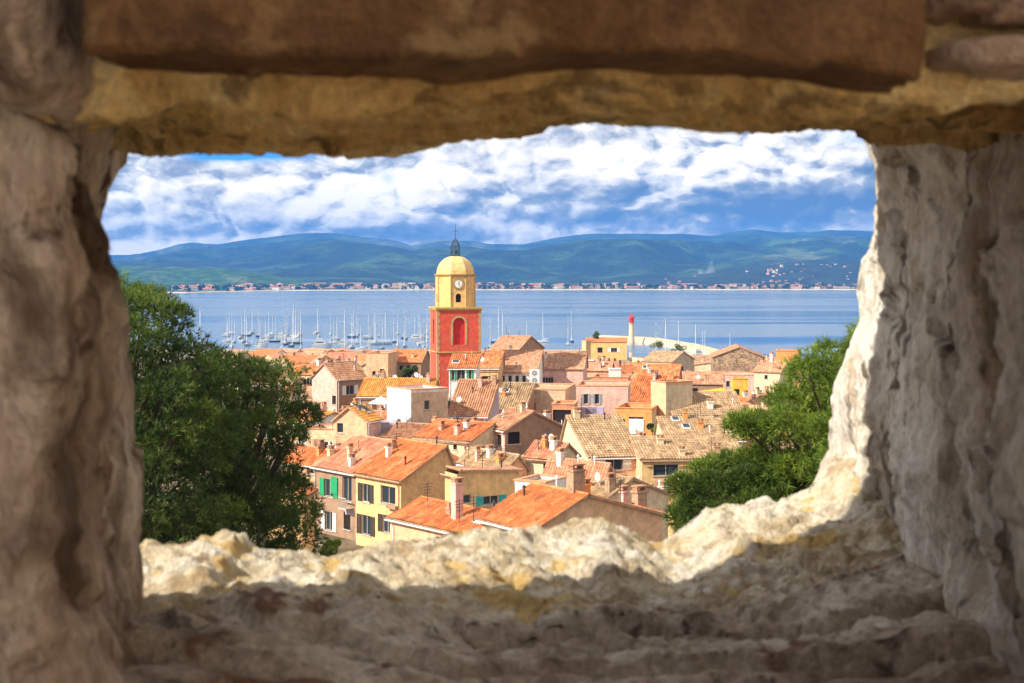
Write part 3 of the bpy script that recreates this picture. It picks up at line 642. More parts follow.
house(583, 369, 240, 8, wl=44, wr=6, WB=8, ridge='A', rise=2.6, frac=.8, wall='pink', roof='brown_tile', winA=[(548, 381, 5, 7, PL, 'shutter_brown')], label='pale pink house with a weathered wall right of the stacked white fans', vb=392, ref='the pale pink weathered house')
house(628, 381, 215, 8, wl=36, wr=4, WB=7, ridge='A', rise=.5, kind='flat', wall='salmon', winA=[(600, 386, 6, 5, PL), (608, 386, 6, 5, PL)], label='salmon attic storey with grey windows rising behind the large pink house', vb=390, ref='the salmon attic storey')
house(676, 384, 225, 12, wl=42, wr=6, WB=8, ridge='A', rise=2.6, frac=.9, wall='orange', roof='orange_tile', chim=[(.5, .7, .8, 'white')], label='wide orange roof above the tall narrow cream house', vb=404, ref='the wide orange roof on the right')
house(655, 402, 196, 20, wl=26, wr=5, WB=6, ridge='A', rise=3.2, frac=.95, wall='orange', roof='orange_tile', label='steep red orange roof between the large pink house and the tall cream one', vb=415, ref='the steep red orange roof')
house(722, 384, 240, 10, wl=48, wr=5, WB=7, ridge='A', rise=1.6, frac=.7, wall='brown', roof='brown_tile', winA=[(690, 391, 16, 6, DK)], label='dull red roofed house left of the bright yellow wall', vb=395, ref='the dull red roof on the right')
house(748, 381, 222, 6, wl=15, wr=2, WB=5, ridge='A', rise=.3, kind='flat', wall='bright_yellow', winA=[(737, 392, 5, 6, DK)], label='bright yellow flat topped house wall near the stone gable', vb=398, ref='the bright yellow wall')
house(765, 378, 262, 8, wl=57, wr=3, WB=8, ridge='A', rise=.5, kind='flat', wall='pink', winA=[(716, 384, 4, 6, DK), (728, 384, 4, 6, PL)], label='pale pink block standing in front of the large stone gable', vb=390, ref='the pale pink block')
house(765, 357, 320, 6, wl=52, wr=5, WB=14, ridge='B', rise=2.2, frac=.5, wall='fieldstone', roof='brown_tile', label='large windowless brown stone gable house by the water on the right', vb=380, ref='the large stone gable')
house(780, 372, 250, 30, wl=26, wr=14, ridge='A', rise=1.6, frac=.5, wall='cream', roof='salmon_tile', winA=[(766, 377, 3, 4, DK)], chim=[(.5, .6, 1.2, 'white')], label='cream house with a salmon roof and white chimney right of the stone gable', vb=392, ref='the cream house right of the stone gable')
house(800, 357, 300, 12, wl=24, wr=5, WB=6, ridge='A', rise=1.2, kind='flat', wall='orange', label='orange block with a flat top touching the right pine', vb=375, ref='the orange block by the right pine')
house(627, 342, 560, 4, wl=41, wr=2, WB=10, ridge='A', rise=1.4, frac=.6, wall='tower_yellow', roof='orange_tile', winA=[(600, 350, 5, 5, DK), (614, 350, 6, 4, PL, 'shutter_white')], label='large yellow waterfront building with an orange roof below the lighthouse', vb=362, cat='house', ref='the large yellow waterfront building')
house(586, 342, 560, 60, wl=3, wr=3, WB=5, WA=3, ridge='A', rise=.5, kind='flat', wall='yellow', label='narrow yellow turret at the left end of the large yellow waterfront building', vb=360, ref='the yellow turret')
house(672, 362, 380, 30, wl=30, wr=22, ridge='A', rise=2.4, frac=.5, wall='beige', roof='tan_tile', winB=[(682, 369, 3, 5, DK)], label='pale beige gabled house behind the wide orange roof on the right', vb=375, ref='the pale beige gable')
# church nave that belongs with the tower
house(516, 352, 262, 20, wl=28, wr=6, WB=16, ridge='A', rise=2.6, frac=.5, wall='brown', roof='brown_tile', label='church nave with a brown roof immediately right of the red bell tower', vb=358, name='church_nave', cat='church', ref='the church nave')

# ------------------------------------------------------------------ balcony, terrace and roof things
def on_house(px, row, d): return at(px, row, d)
def box_part(name, mat, parent, *b_):
    mb = MB(); mb.box(*b_); return mb.build(name, mat, parent)
# balcony of the brown house (part of it) and white bay
bh = [h for h in HOUSES if 'green shutter' in h['label'] and 'brown walled' in h['label']][0]['root']
mb = MB(); H = bh['h']; mb.box(-.85, -.002, .35, 1.6, H - 3.3, H - 3.18)
for i in range(9): mb.box(-.84, -.80, .37 + i * .15, .40 + i * .15, H - 3.18, H - 2.3)
mb.box(-.86, -.78, .35, 1.6, H - 2.3, H - 2.24); mb.build('balcony', 'trim', bh)
mb = MB(); mb.box(-.05, -.003, -.9 + 1.2, 1.65, H - 3.9, H - 3.34); mb.build('lintel_panel', 'lilac', bh)
mb = MB(); mb.box(-.12, -.003, 2.9, 4.0, H - 2.25, H - .75); mb.build('shutter', 'shutter_green', bh)
# planter under the wide window of the yellow house
mb = MB(); H = yh['h']; mb.box(-.35, -.003, .35, 1.75, H - 2.55, H - 2.25); mb.build('flower_box', 'brown', yh)
# balcony on the pink house
mb = MB(); H = pk['h']; w0 = (628 - 599) / F * 183; w1 = (628 - 584) / F * 183
z = EYE - (416 - HOR) / F * 183 - pk.location.z
mb.box(-.8, -.004, w0, w1, z, z + .1)
for i in range(14): mb.box(-.8, -.76, w0 + i * (w1 - w0) / 14, w0 + i * (w1 - w0) / 14 + .05, z + .1, z + 1.0)
mb.box(-.82, -.74, w0, w1, z + 1.0, z + 1.06); mb.build('balcony', 'shutter_lilac', pk)

# garage door of the orange house
gh = [h for h in HOUSES if 'garage door' in h['label']][0]['root']
mb = MB(); w0 = (652 - 644) / F * 172; w1 = (652 - 629) / F * 172; mb.box(-.06, -.003, w0, w1, gh['h'] - 2.6, gh['h'] - .75)
for k in range(5): mb.box(-.085, -.062, w0 + .05, w1 - .05, gh['h'] - 2.55 + k * .36, gh['h'] - 2.27 + k * .36)
mb.build('garage_door', 'shutter_white', gh)

def fan_unit(c, label):
    r = empty('air_conditioner', c); tag(r, label, 'air conditioner', 'stacked white roof fans')
    mb = MB(); mb.box(-.8, .8, 0, .7, 0, 1.15); mb.build('casing', 'metal_white', r)
    mb = MB()
    for k in range(16):
        a0, a1 = 2 * math.pi * k / 16, 2 * math.pi * (k + 1) / 16
        mb.quad((.42 * math.cos(a0), -.03, .58 + .42 * math.sin(a0)), (.42 * math.cos(a1), -.03, .58 + .42 * math.sin(a1)), (.12 * math.cos(a1), -.03, .58 + .12 * math.sin(a1)), (.12 * math.cos(a0), -.03, .58 + .12 * math.sin(a0)))
    mb.build('fan_grille', 'shutter_grey', r); return r
c = at(534.5, 384, 227); fan_unit(c, 'lower of the two stacked white fan boxes beside the four small windows')
fan_unit(c + Vector((0, 0, 1.17)), 'upper of the two stacked white fan boxes beside the four small windows')
mb = MB(); mb.box(-1.1, 1.1, -.1, 1.2, -7, -.02); mb.build('fan_plinth', 'white', None, loc=c); o = bpy.data.objects['fan_plinth']; tag(o, 'white masonry plinth under the two stacked white fan boxes', 'plinth')
# parasol on the white house terrace
c = at(381, 413, 166); r = empty('parasol', c); tag(r, 'open white parasol leaning over the terrace left of the white house', 'parasol')
mb = MB(); mb.tube((0, 0, -1), (0, 0, 1.9), .04, .03, 6); mb.build('pole', 'mast', r)
mb = MB(); mb.lathe([(1.45, 1.15), (1.42, 1.2), (.7, 1.55), (.06, 1.95)], 8); mb.build('canopy', 'canvas', r)
mb = MB(); mb.box(-1.8, 1.8, -1.5, 1.5, -7.5, -1); tag(mb.build('terrace_block', 'lilac', None, loc=c), 'small lilac grey terrace block that carries the white parasol', 'terrace')
# white tank on the salmon attic, skylight panels, awning
c = at(615, 380, 217); mb = MB(); mb.box(-.85, .85, 0, 1.4, 0, 1.6); mb.box(-.95, .95, -.1, 1.5, 1.603, 1.75); tag(mb.build('roof_cabin', 'white', None, loc=c), 'small white cabin on the roof behind the large pink house', 'roof cabin')
c = at(678, 379, 300); mb = MB(); mb.box(-1.6, 1.6, 0, 4, -9, 1.4); q = mb.build('glass_veranda', 'white', None, loc=c); tag(q, 'little white building with a blue glazed front behind the wide orange roof', 'veranda')
mb = MB(); mb.box(-1.4, 1.4, -.06, -.004, .1, 1.2); mb.build('window', 'shutter_lilac', q)
c = at(714, 397, 214); r = empty('awning', c); tag(r, 'vivid orange awning stretched over a terrace left of the bright yellow wall', 'awning')
mb = MB(); mb.add([(-1.9, 0, 0), (1.9, 0, .5), (1.9, 2.5, 1.2), (-1.9, 2.5, .7)], [(0, 1, 2, 3)]); mb.add([(-1.9, 0, -.25), (1.9, 0, .25), (1.9, 0, .5), (-1.9, 0, 0)], [(0, 1, 2, 3)]); mb.build('canopy', 'awning', r)
mb = MB()
for x, z in ((-1.8, 0), (1.8, .45)): mb.tube((x, .05, -2.4), (x, .05, z - .03), .05, .05, 6)
mb.build('pole', 'metal_white', r)

# ------------------------------------------------------------------ bell tower
TD = 230; ta = R(78); Ct = at(437, 309, TD)
g0 = ground(TD) - .5
tw = empty('bell_tower', (Ct.x, Ct.y, g0), R(90) - ta)
tag(tw, 'red square bell tower with a yellow octagonal belfry, clock and yellow dome', 'bell tower')
S = 7.25; H = Ct.z - g0; zl = H - (353 - 309) / F * TD
mb = MB()
zb, zt, zs = H - 36 / F * TD, H - 9 / F * TD, H - 15 / F * TD; xm = S * .5; hw = .98
# shaft: front face (y = 0) with an arched niche, left face (x = 0) with a tall slit
def arch_pts(cx, hw, zspring, n=10): return [(cx + hw * math.cos(math.pi * k / n), zspring + hw * math.sin(math.pi * k / n)) for k in range(n + 1)]
def arched_face(mb, L, z0, z1, cx, hw, zb, zs, dep, tr, m_in=1):
    mb.quad(tr(0, 0, z0), tr(L, 0, z0), tr(L, 0, zb), tr(0, 0, zb))
    mb.quad(tr(0, 0, zb), tr(cx - hw, 0, zb), tr(cx - hw, 0, z1), tr(0, 0, z1)); mb.quad(tr(cx + hw, 0, zb), tr(L, 0, zb), tr(L, 0, z1), tr(cx + hw, 0, z1))
    ap = arch_pts(cx, hw, zs)
    for (a, b_) in zip(ap[:-1], ap[1:]):
        mb.quad(tr(a[0], 0, a[1]), tr(b_[0], 0, b_[1]), tr(b_[0], 0, z1), tr(a[0], 0, z1)); mb.quad(tr(a[0], 0, a[1]), tr(b_[0], 0, b_[1]), tr(b_[0], dep, b_[1]), tr(a[0], dep, a[1]))
        mb.quad(tr(a[0], dep, a[1]), tr(b_[0], dep, b_[1]), tr(b_[0], dep, zs), tr(a[0], dep, zs), m_in)
    for x in (cx - hw, cx + hw): mb.quad(tr(x, 0, zb), tr(x, dep, zb), tr(x, dep, zs), tr(x, 0, zs))
    mb.quad(tr(cx - hw, 0, zb), tr(cx + hw, 0, zb), tr(cx + hw, dep, zb), tr(cx - hw, dep, zb))
    mb.quad(tr(cx - hw, dep, zb), tr(cx + hw, dep, zb), tr(cx + hw, dep, zs), tr(cx - hw, dep, zs), m_in)
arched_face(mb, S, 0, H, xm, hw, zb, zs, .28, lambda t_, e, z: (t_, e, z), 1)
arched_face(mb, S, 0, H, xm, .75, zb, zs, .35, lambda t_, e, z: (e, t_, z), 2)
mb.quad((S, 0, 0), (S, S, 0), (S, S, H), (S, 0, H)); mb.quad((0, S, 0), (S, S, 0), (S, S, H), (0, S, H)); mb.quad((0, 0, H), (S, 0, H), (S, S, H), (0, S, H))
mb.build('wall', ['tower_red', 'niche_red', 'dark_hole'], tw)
for (x, y) in ((0, 0), (S, 0), (0, S)):          # quoins at the corners
    mb = MB()
    for k in range(int(H / .55)):
        wq = .34 if k % 2 else .5; z = k * .55
        mb.box(x - .04 if x == 0 else x - wq, x + wq if x == 0 else x + .04, y - .04 if y == 0 else y - wq, y + wq if y == 0 else y + .04, z, z + .53)
    mb.build('quoins', 'quoin', tw)
mb = MB()
for (z, o_, h_) in ((H, .30, .28), (H - .25, .16, .25), (zl, .22, .2)):
    if z == zl:
        mb.box(-o_, S + o_, -o_, 0 - .002, z, z + h_); mb.box(-o_, -.002, -.002, S, z, z + h_)
    else:
        mb.box(-o_, S + o_, -o_, S + o_, z + .003, z + h_)
mb.build('cornice', 'cornice', tw)
mb = MB(); ap = arch_pts(xm, hw + .02, zs); aq = arch_pts(xm, hw + .38, zs)
for i in range(len(ap) - 1): mb.add([(p_[0], -.06, p_[1]) for p_ in (ap[i], ap[i + 1], aq[i + 1], aq[i])], [(0, 1, 2, 3)])
for s in (-1, 1):
    x0, x1 = sorted((xm + s * (hw + .02), xm + s * (hw + .38))); mb.box(x0, x1, -.06, -.003, zb, zs)
mb.build('niche_frame', 'quoin', tw)
# belfry, a regular octagon
cx = cy = S / 2; Ra = 3.05; Rc = Ra / math.cos(math.pi / 8); z0 = H + .283; z1 = H + (309 - 275) / F * TD
mb = MB(); cor = [(cx + Rc * math.cos(math.pi / 8 + k * math.pi / 4 - math.pi / 2 - math.pi / 4), cy + Rc * math.sin(math.pi / 8 + k * math.pi / 4 - math.pi / 2 - math.pi / 4)) for k in range(8)]
# face k spans cor[k] -> cor[k+1]; face 0 is the front
zc0 = H + (309 - 302.5) / F * TD; zs0 = H + (309 - 296.5) / F * TD
for k in range(8):
    a, b_ = Vector((*cor[k], 0)), Vector((*cor[(k + 1) % 8], 0)); L = (b_ - a).length; e = (b_ - a) / L; n_ = Vector((-e.y, e.x, 0))
    if n_.dot(Vector((cx, cy, 0)) - a) < 0: n_ = -n_
    tr = lambda t_, dd, z, a=a, e=e, n_=n_: tuple(a + e * t_ + n_ * dd + Vector((0, 0, z)))
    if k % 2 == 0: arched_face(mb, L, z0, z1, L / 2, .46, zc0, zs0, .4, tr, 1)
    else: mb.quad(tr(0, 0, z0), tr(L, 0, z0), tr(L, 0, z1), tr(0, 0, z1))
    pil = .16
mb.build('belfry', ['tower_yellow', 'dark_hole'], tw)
mb = MB()
for (x, y) in cor:
    v = Vector((x - cx, y - cy, 0)).normalized(); mb.lathe([(.17, z0), (.17, z1)], 8, cx=x - v.x * .05, cy=y - v.y * .05)
mb.build('pilasters', 'cornice', tw)
mb = MB(); mb.lathe([(Rc + .05, z1 - .25), (Rc + .28, z1), (Rc + .30, z1 + .16), (Rc - .2, z1 + .2)], 8, cx=cx, cy=cy, rot=.5); mb.build('cornice', 'cornice', tw)
dh = (275 - 257) / F * TD; prof = [(Rc - .08, z1 + .201)] + [((Rc - .12) * math.cos(a_ * .5 * math.pi * .93), z1 + .2 + dh * math.sin(a_ * .5 * math.pi)) for a_ in np.linspace(0, 1, 9)]
mb = MB(); mb.lathe(prof, 8, cx=cx, cy=cy, rot=.5); mb.build('dome', 'tower_dome', tw)
zd = z1 + .2 + dh
# iron bell cage
mb = MB(); rr = .72; hc = (257 - 240) / F * TD
for k in range(8):
    a_ = 2 * math.pi * k / 8; x, y = cx + rr * math.cos(a_), cy + rr * math.sin(a_)
    mb.tube((x, y, zd - .35), (x, y, zd + hc * .62), .05, .05, 5)
    mb.tube((x, y, zd + hc * .62), (cx + .25 * math.cos(a_), cy + .25 * math.sin(a_), zd + hc), .05, .04, 5)
for z in (zd, zd + hc * .32, zd + hc * .62):
    for k in range(16):
        a0, a1 = 2 * math.pi * k / 16, 2 * math.pi * (k + 1) / 16; mb.tube((cx + rr * math.cos(a0), cy + rr * math.sin(a0), z), (cx + rr * math.cos(a1), cy + rr * math.sin(a1), z), .05, .05, 4)
mb.tube((cx, cy, zd + hc * .95), (cx, cy, zd + hc + 2.6), .06, .03, 5); mb.box(cx - .5, cx + .5, cy - .03, cy + .03, zd + hc + 1.35, zd + hc + 1.42)
mb.build('bell_cage', 'iron', tw)
mb = MB(); mb.lathe([(.42, zd + .35), (.34, zd + .6), (.26, zd + 1.05), (.08, zd + 1.2)], 12, cx=cx, cy=cy); mb.build('bell', 'iron', tw)
mb = MB(); mb.lathe([(.95, zd - .5), (.9, zd - .12), (.75, zd - .05)], 12, cx=cx, cy=cy); mb.build('lantern_base', 'iron', tw)
# clock on the front face of the belfry
yf = cy - Ra; zk = H + (309 - 284) / F * TD
ck = empty_ck = None
mb = MB(); n = 28
def disc(mb, r0, r1, y, m_=0):
    for k in range(n):
        a0, a1 = 2 * math.pi * k / n, 2 * math.pi * (k + 1) / n
        mb.quad((cx + r0 * math.cos(a0), y, zk + r0 * math.sin(a0)), (cx + r1 * math.cos(a0), y, zk + r1 * math.sin(a0)), (cx + r1 * math.cos(a1), y, zk + r1 * math.sin(a1)), (cx + r0 * math.cos(a1), y, zk + r0 * math.sin(a1)), m_)
disc(mb, 0, .62, yf - .10); disc(mb, .62, .95, yf - .08, 1); disc(mb, .95, 1.0, yf - .04, 1)
for k in range(n):
    a0, a1 = 2 * math.pi * k / n, 2 * math.pi * (k + 1) / n
    mb.quad((cx + .95 * math.cos(a0), yf - .08, zk + .95 * math.sin(a0)), (cx + .95 * math.cos(a1), yf - .08, zk + .95 * math.sin(a1)), (cx + .95 * math.cos(a1), yf, zk + .95 * math.sin(a1)), (cx + .95 * math.cos(a0), yf, zk + .95 * math.sin(a0)), 1)
clk = mb.build('clock', ['clock_white', 'cornice'], tw)
mb = MB()
for k in range(12):
    a_ = math.pi * k / 6; mb.tube((cx + .68 * math.cos(a_), yf - .11, zk + .68 * math.sin(a_)), (cx + .88 * math.cos(a_), yf - .11, zk + .88 * math.sin(a_)), .025, .025, 4)
mb.build('hour_marks', 'metal_dark', clk)
mb = MB(); mb.tube((cx, yf - .13, zk), (cx + .03, yf - .13, zk + .52), .03, .02, 4); mb.tube((cx, yf - .13, zk), (cx + .12, yf - .13, zk - .36), .04, .03, 4); mb.build('clock_hands', 'metal_dark', clk)

# ------------------------------------------------------------------ lighthouse and breakwater
c = at(631.5, 342, 940); lh = empty('lighthouse', c); tag(lh, 'small stone lighthouse with a red lantern standing on the harbour breakwater', 'lighthouse')
mb = MB(); mb.lathe([(2.2, -1), (1.9, 3), (1.5, 12.0), (2.0, 12.2), (2.0, 12.7)], 20); mb.build('tower', 'cream', lh)
mb = MB(); mb.lathe([(2.2, 12.71), (2.2, 13.0), (1.5, 13.01), (1.5, 15.6), (2.3, 15.7), (1.8, 16.6), (.5, 17.8), (.1, 19.5)], 16); mb.build('lantern', 'light_red', lh)
def strip_body(name, mat, pts, w_, z, kind=None):
    mb = MB()
    for i in range(len(pts) - 1):
        a, b_ = Vector(pts[i]), Vector(pts[i + 1]); n_ = Vector((-(b_ - a).y, (b_ - a).x)).normalized() * w_ / 2
        mb.add([(*(a + n_), -2), (*(a - n_), -2), (*(b_ - n_), -2), (*(b_ + n_), -2), (*(a + n_ * .7), z + i * .01), (*(a - n_ * .7), z + i * .01), (*(b_ - n_ * .7), z + i * .01), (*(b_ + n_ * .7), z + i * .01)],
               [(4, 5, 6, 7), (0, 1, 5, 4), (1, 2, 6, 5), (2, 3, 7, 6), (3, 0, 4, 7)])
    return mb.build(name, mat)
flatmat('breakwater', (.60, .46, .30), .9, var=.3, sc=.3)
P2 = lambda px, Y: ((px - 512) / F * Y, Y)
tag(strip_body('breakwater', 'breakwater', [P2(600, 985), P2(650, 950), P2(690, 860), P2(716, 780), P2(724, 720)], 14, 3.2), 'long sandy stone breakwater running from the lighthouse to the right', 'breakwater')
# ------------------------------------------------------------------ boats
def yacht(L=11, mast=17, hull='hull_white'):
    r = empty('sailing_yacht', (0, 0, 0)); mb = MB(); n = 9; vs = []; B = L * .15
    for i in range(n):
        t_ = i / (n - 1); x = (t_ - .5) * L; wd = B * (1 - max(0, (t_ - .35) / .65) ** 2.2) * (.8 + .2 * min(1, t_ * 4)); hh = 1.0 + .35 * t_
        vs += [(x, -wd, hh), (x * .96, -wd * .8, .1), (x * .9, 0, -.3), (x * .96, wd * .8, .1), (x, wd, hh)]
    fs = [(i * 5 + j, i * 5 + j + 1, (i + 1) * 5 + j + 1, (i + 1) * 5 + j) for i in range(n - 1) for j in range(4)] + [(i * 5 + 4, i * 5, (i + 1) * 5, (i + 1) * 5 + 4) for i in range(n - 1)] + [(0, 1, 2, 3, 4)]
    mb.add(vs, fs); mb.build('hull', hull, r)
    mb = MB(); mb.box(-L * .22, L * .15, -B * .5, B * .5, 1.15, 1.75); mb.build('cabin', 'hull_white', r)
    mb = MB(); mb.tube((L * .05, 0, 1.2), (L * .05, 0, mast), .15, .10, 6)
    for k in (.45, .7): mb.box(L * .05 - .04, L * .05 + .04, -.9, .9, mast * k, mast * k + .08)
    mk = mb.build('mast', 'mast', r)
    mb = MB(); mb.tube((L * .05, 0, 2.4), (-L * .38, 0, 2.3), .16, .14, 6); mb.build('boom', 'canvas', r)
    mb = MB(); mb.tube((L * .05, 0, mast - .3), (L * .48, 0, 1.3), .04, .04, 4); mb.tube((L * .05, 0, mast), (-L * .48, 0, 1.2), .03, .03, 4); mb.build('stay', 'metal_dark', r)
    return r
def motor(L=18):
    r = empty('motor_yacht', (0, 0, 0)); mb = MB(); n = 8; vs = []; B = L * .13
    for i in range(n):
        t_ = i / (n - 1); x = (t_ - .5) * L; wd = B * (1 - max(0, (t_ - .45) / .55) ** 2.2); hh = 1.8 + .9 * t_ * t_
        vs += [(x, -wd, hh), (x * .95, -wd * .8, -.3), (x * .95, wd * .8, -.3), (x, wd, hh)]
    fs = [(i * 4 + j, i * 4 + j + 1, (i + 1) * 4 + j + 1, (i + 1) * 4 + j) for i in range(n - 1) for j in range(3)] + [(i * 4 + 3, i * 4, (i + 1) * 4, (i + 1) * 4 + 3) for i in range(n - 1)] + [(0, 1, 2, 3)]
    mb.add(vs, fs); mb.build('hull', 'hull_white', r)
    mb = MB(); mb.add([(-L * .4, -B * .8, 1.85), (L * .22, -B * .7, 1.9), (L * .22, B * .7, 1.9), (-L * .4, B * .8, 1.85), (-L * .38, -B * .7, 3.9), (L * .10, -B * .55, 3.9), (L * .10, B * .55, 3.9), (-L * .38, B * .7, 3.9)], [(4, 5, 6, 7), (0, 1, 5, 4), (1, 2, 6, 5), (2, 3, 7, 6), (3, 0, 4, 7)])
    mb.box(-L * .3, L * .02, -B * .5, B * .5, 3.903, 5.2); cb = mb.build('cabin', 'hull_white', r)
    mb = MB(); mb.box(-L * .34, L * .08, -B * .72, B * .72, 2.7, 3.3); mb.build('window_band', 'glass', cb)
    return r
protoA = yacht(9, 19); protoB = yacht(10, 24, 'hull_blue'); protoM = motor(11); protoN = motor(15)
rnd = random.Random(5)
spots = [(201, 900, 'A', 26)]
for k in range(85):
    spots.append((rnd.uniform(222, 432), rnd.uniform(840, 1090), rnd.choice('AAAAB'), 0))
for k in range(7): spots.append((rnd.uniform(490, 575), rnd.uniform(860, 960), rnd.choice('AAB'), 0))
for k in range(9): spots.append((rnd.uniform(655, 735), rnd.uniform(700, 800), rnd.choice('AAB'), 0))
used = {'A': 0, 'B': 0, 'M': 0, 'N': 0}; placed = []
LAB = {'A': ('white hulled sailing yacht with a tall bare mast moored in the harbour', 'white sailing yachts in the harbour'), 'B': ('dark blue hulled sailing yacht with a very tall bare mast moored in the harbour', 'dark hulled sailing yachts in the harbour'),
       'M': ('small white motor yacht moored at the harbour front', 'small white motor yachts in the harbour'), 'N': ('large white motor yacht moored along the harbour front', 'large white motor yachts in the harbour')}
for px, Y in ((262, 905), (275, 960), (300, 930), (322, 880), (345, 900), (362, 940), (377, 870), (408, 880), (420, 935), (508, 880), (702, 700), (706, 745), (700, 790)): spots.append((px, Y, 'M', 0))
for px, Y in ((283, 1015), (391, 905), (335, 990), (418, 990)): spots.append((px, Y, 'N', 0))
for (px, Y, k, big) in spots:
    x = (px - 512) / F * Y
    if any(abs(x - q[0]) < 5 and abs(Y - q[1]) < 14 for q in placed) and not big: continue
    placed.append((x, Y)); pr = {'A': protoA, 'B': protoB, 'M': protoM, 'N': protoN}[k]
    o = pr if used[k] == 0 and not big else copy_tree(pr)
    if not big: used[k] = 1
    o.location = (x, Y, 0.05)
    o.rotation_euler = (0, 0, R(rnd.choice([0, 180, 90, 270, 75]) + rnd.uniform(-12, 12)) if k in 'AB' else R(rnd.uniform(-15, 15)))
    s = rnd.uniform(.72, 1.12) if not big else 1.3; o.scale = (s, s, s)
    if big: tag(o, 'tallest white masted sailing yacht, alone on open water just right of the large pine', 'sailing boat')
    else: tag(o, LAB[k][0], 'sailing boat' if k in 'AB' else 'motor boat', LAB[k][1])
# ------------------------------------------------------------------ loose fill of houses between the known ones
def sat(a, b_):
    for P, Q in ((a, b_), (b_, a)):
        n_ = len(P)
        for i in (0, 1):
            ex, ey = P[(1, 3)[i]][0] - P[0][0] if False else P[i + 1][0] - P[0][0], P[i + 1][1] - P[0][1]
            pa = [p_[0] * ex + p_[1] * ey for p_ in P]; qa = [q[0] * ex + q[1] * ey for q in Q]
            if max(pa) < min(qa) or max(qa) < min(pa): return False
    return True
rf = random.Random(21)
CN = {'ochre': 'ochre', 'yellow': 'yellow', 'cream': 'cream', 'peach': 'peach', 'pink': 'pink', 'salmon': 'salmon', 'white': 'white', 'beige': 'beige', 'brown': 'brown'}
RN = {'orange_tile': 'orange', 'salmon_tile': 'salmon', 'tan_tile': 'tan', 'gold_tile': 'golden', 'brown_tile': 'red brown'}
SEEN = set([1, 3, 4, 5, 6, 8, 9, 10, 11, 12, 15, 17, 18, 19, 20, 22, 23, 29, 31, 34, 35, 36, 39, 43, 45, 47, 48, 51, 52, 55, 57, 60, 63, 64, 67, 68, 71, 83, 87, 92, 100, 105, 106, 118, 120, 128, 129, 133, 135, 136, 137, 143, 145, 156, 158, 162, 164, 165, 167, 172, 176, 188, 191, 192, 200, 204, 205, 216, 217, 233, 235, 236, 237, 242, 247, 256, 257, 264, 265, 274, 283, 296, 298, 302, 305, 306, 309, 312, 313, 318, 320, 321, 323, 324, 331])   # numbers of the fill houses that show in the picture
SMALL = False
cands = []
for d in list(np.arange(98, 330, 7.)) + list(np.arange(330, 690, 17.)):
    halfpx = 330; x0 = (225 - 512) / F * d; x1 = (810 - 512) / F * d; x = x0 + rf.uniform(0, 5)
    while x < x1: cands.append((x + rf.uniform(-1, 1), d + rf.uniform(-3, 3))); x += rf.uniform(5.5, 8) if d < 330 else rf.uniform(11, 17)
fills = []; nf = 0
TOPROW = [(225, 350), (340, 349), (430, 350), (480, 352), (580, 350), (700, 356), (810, 358)]
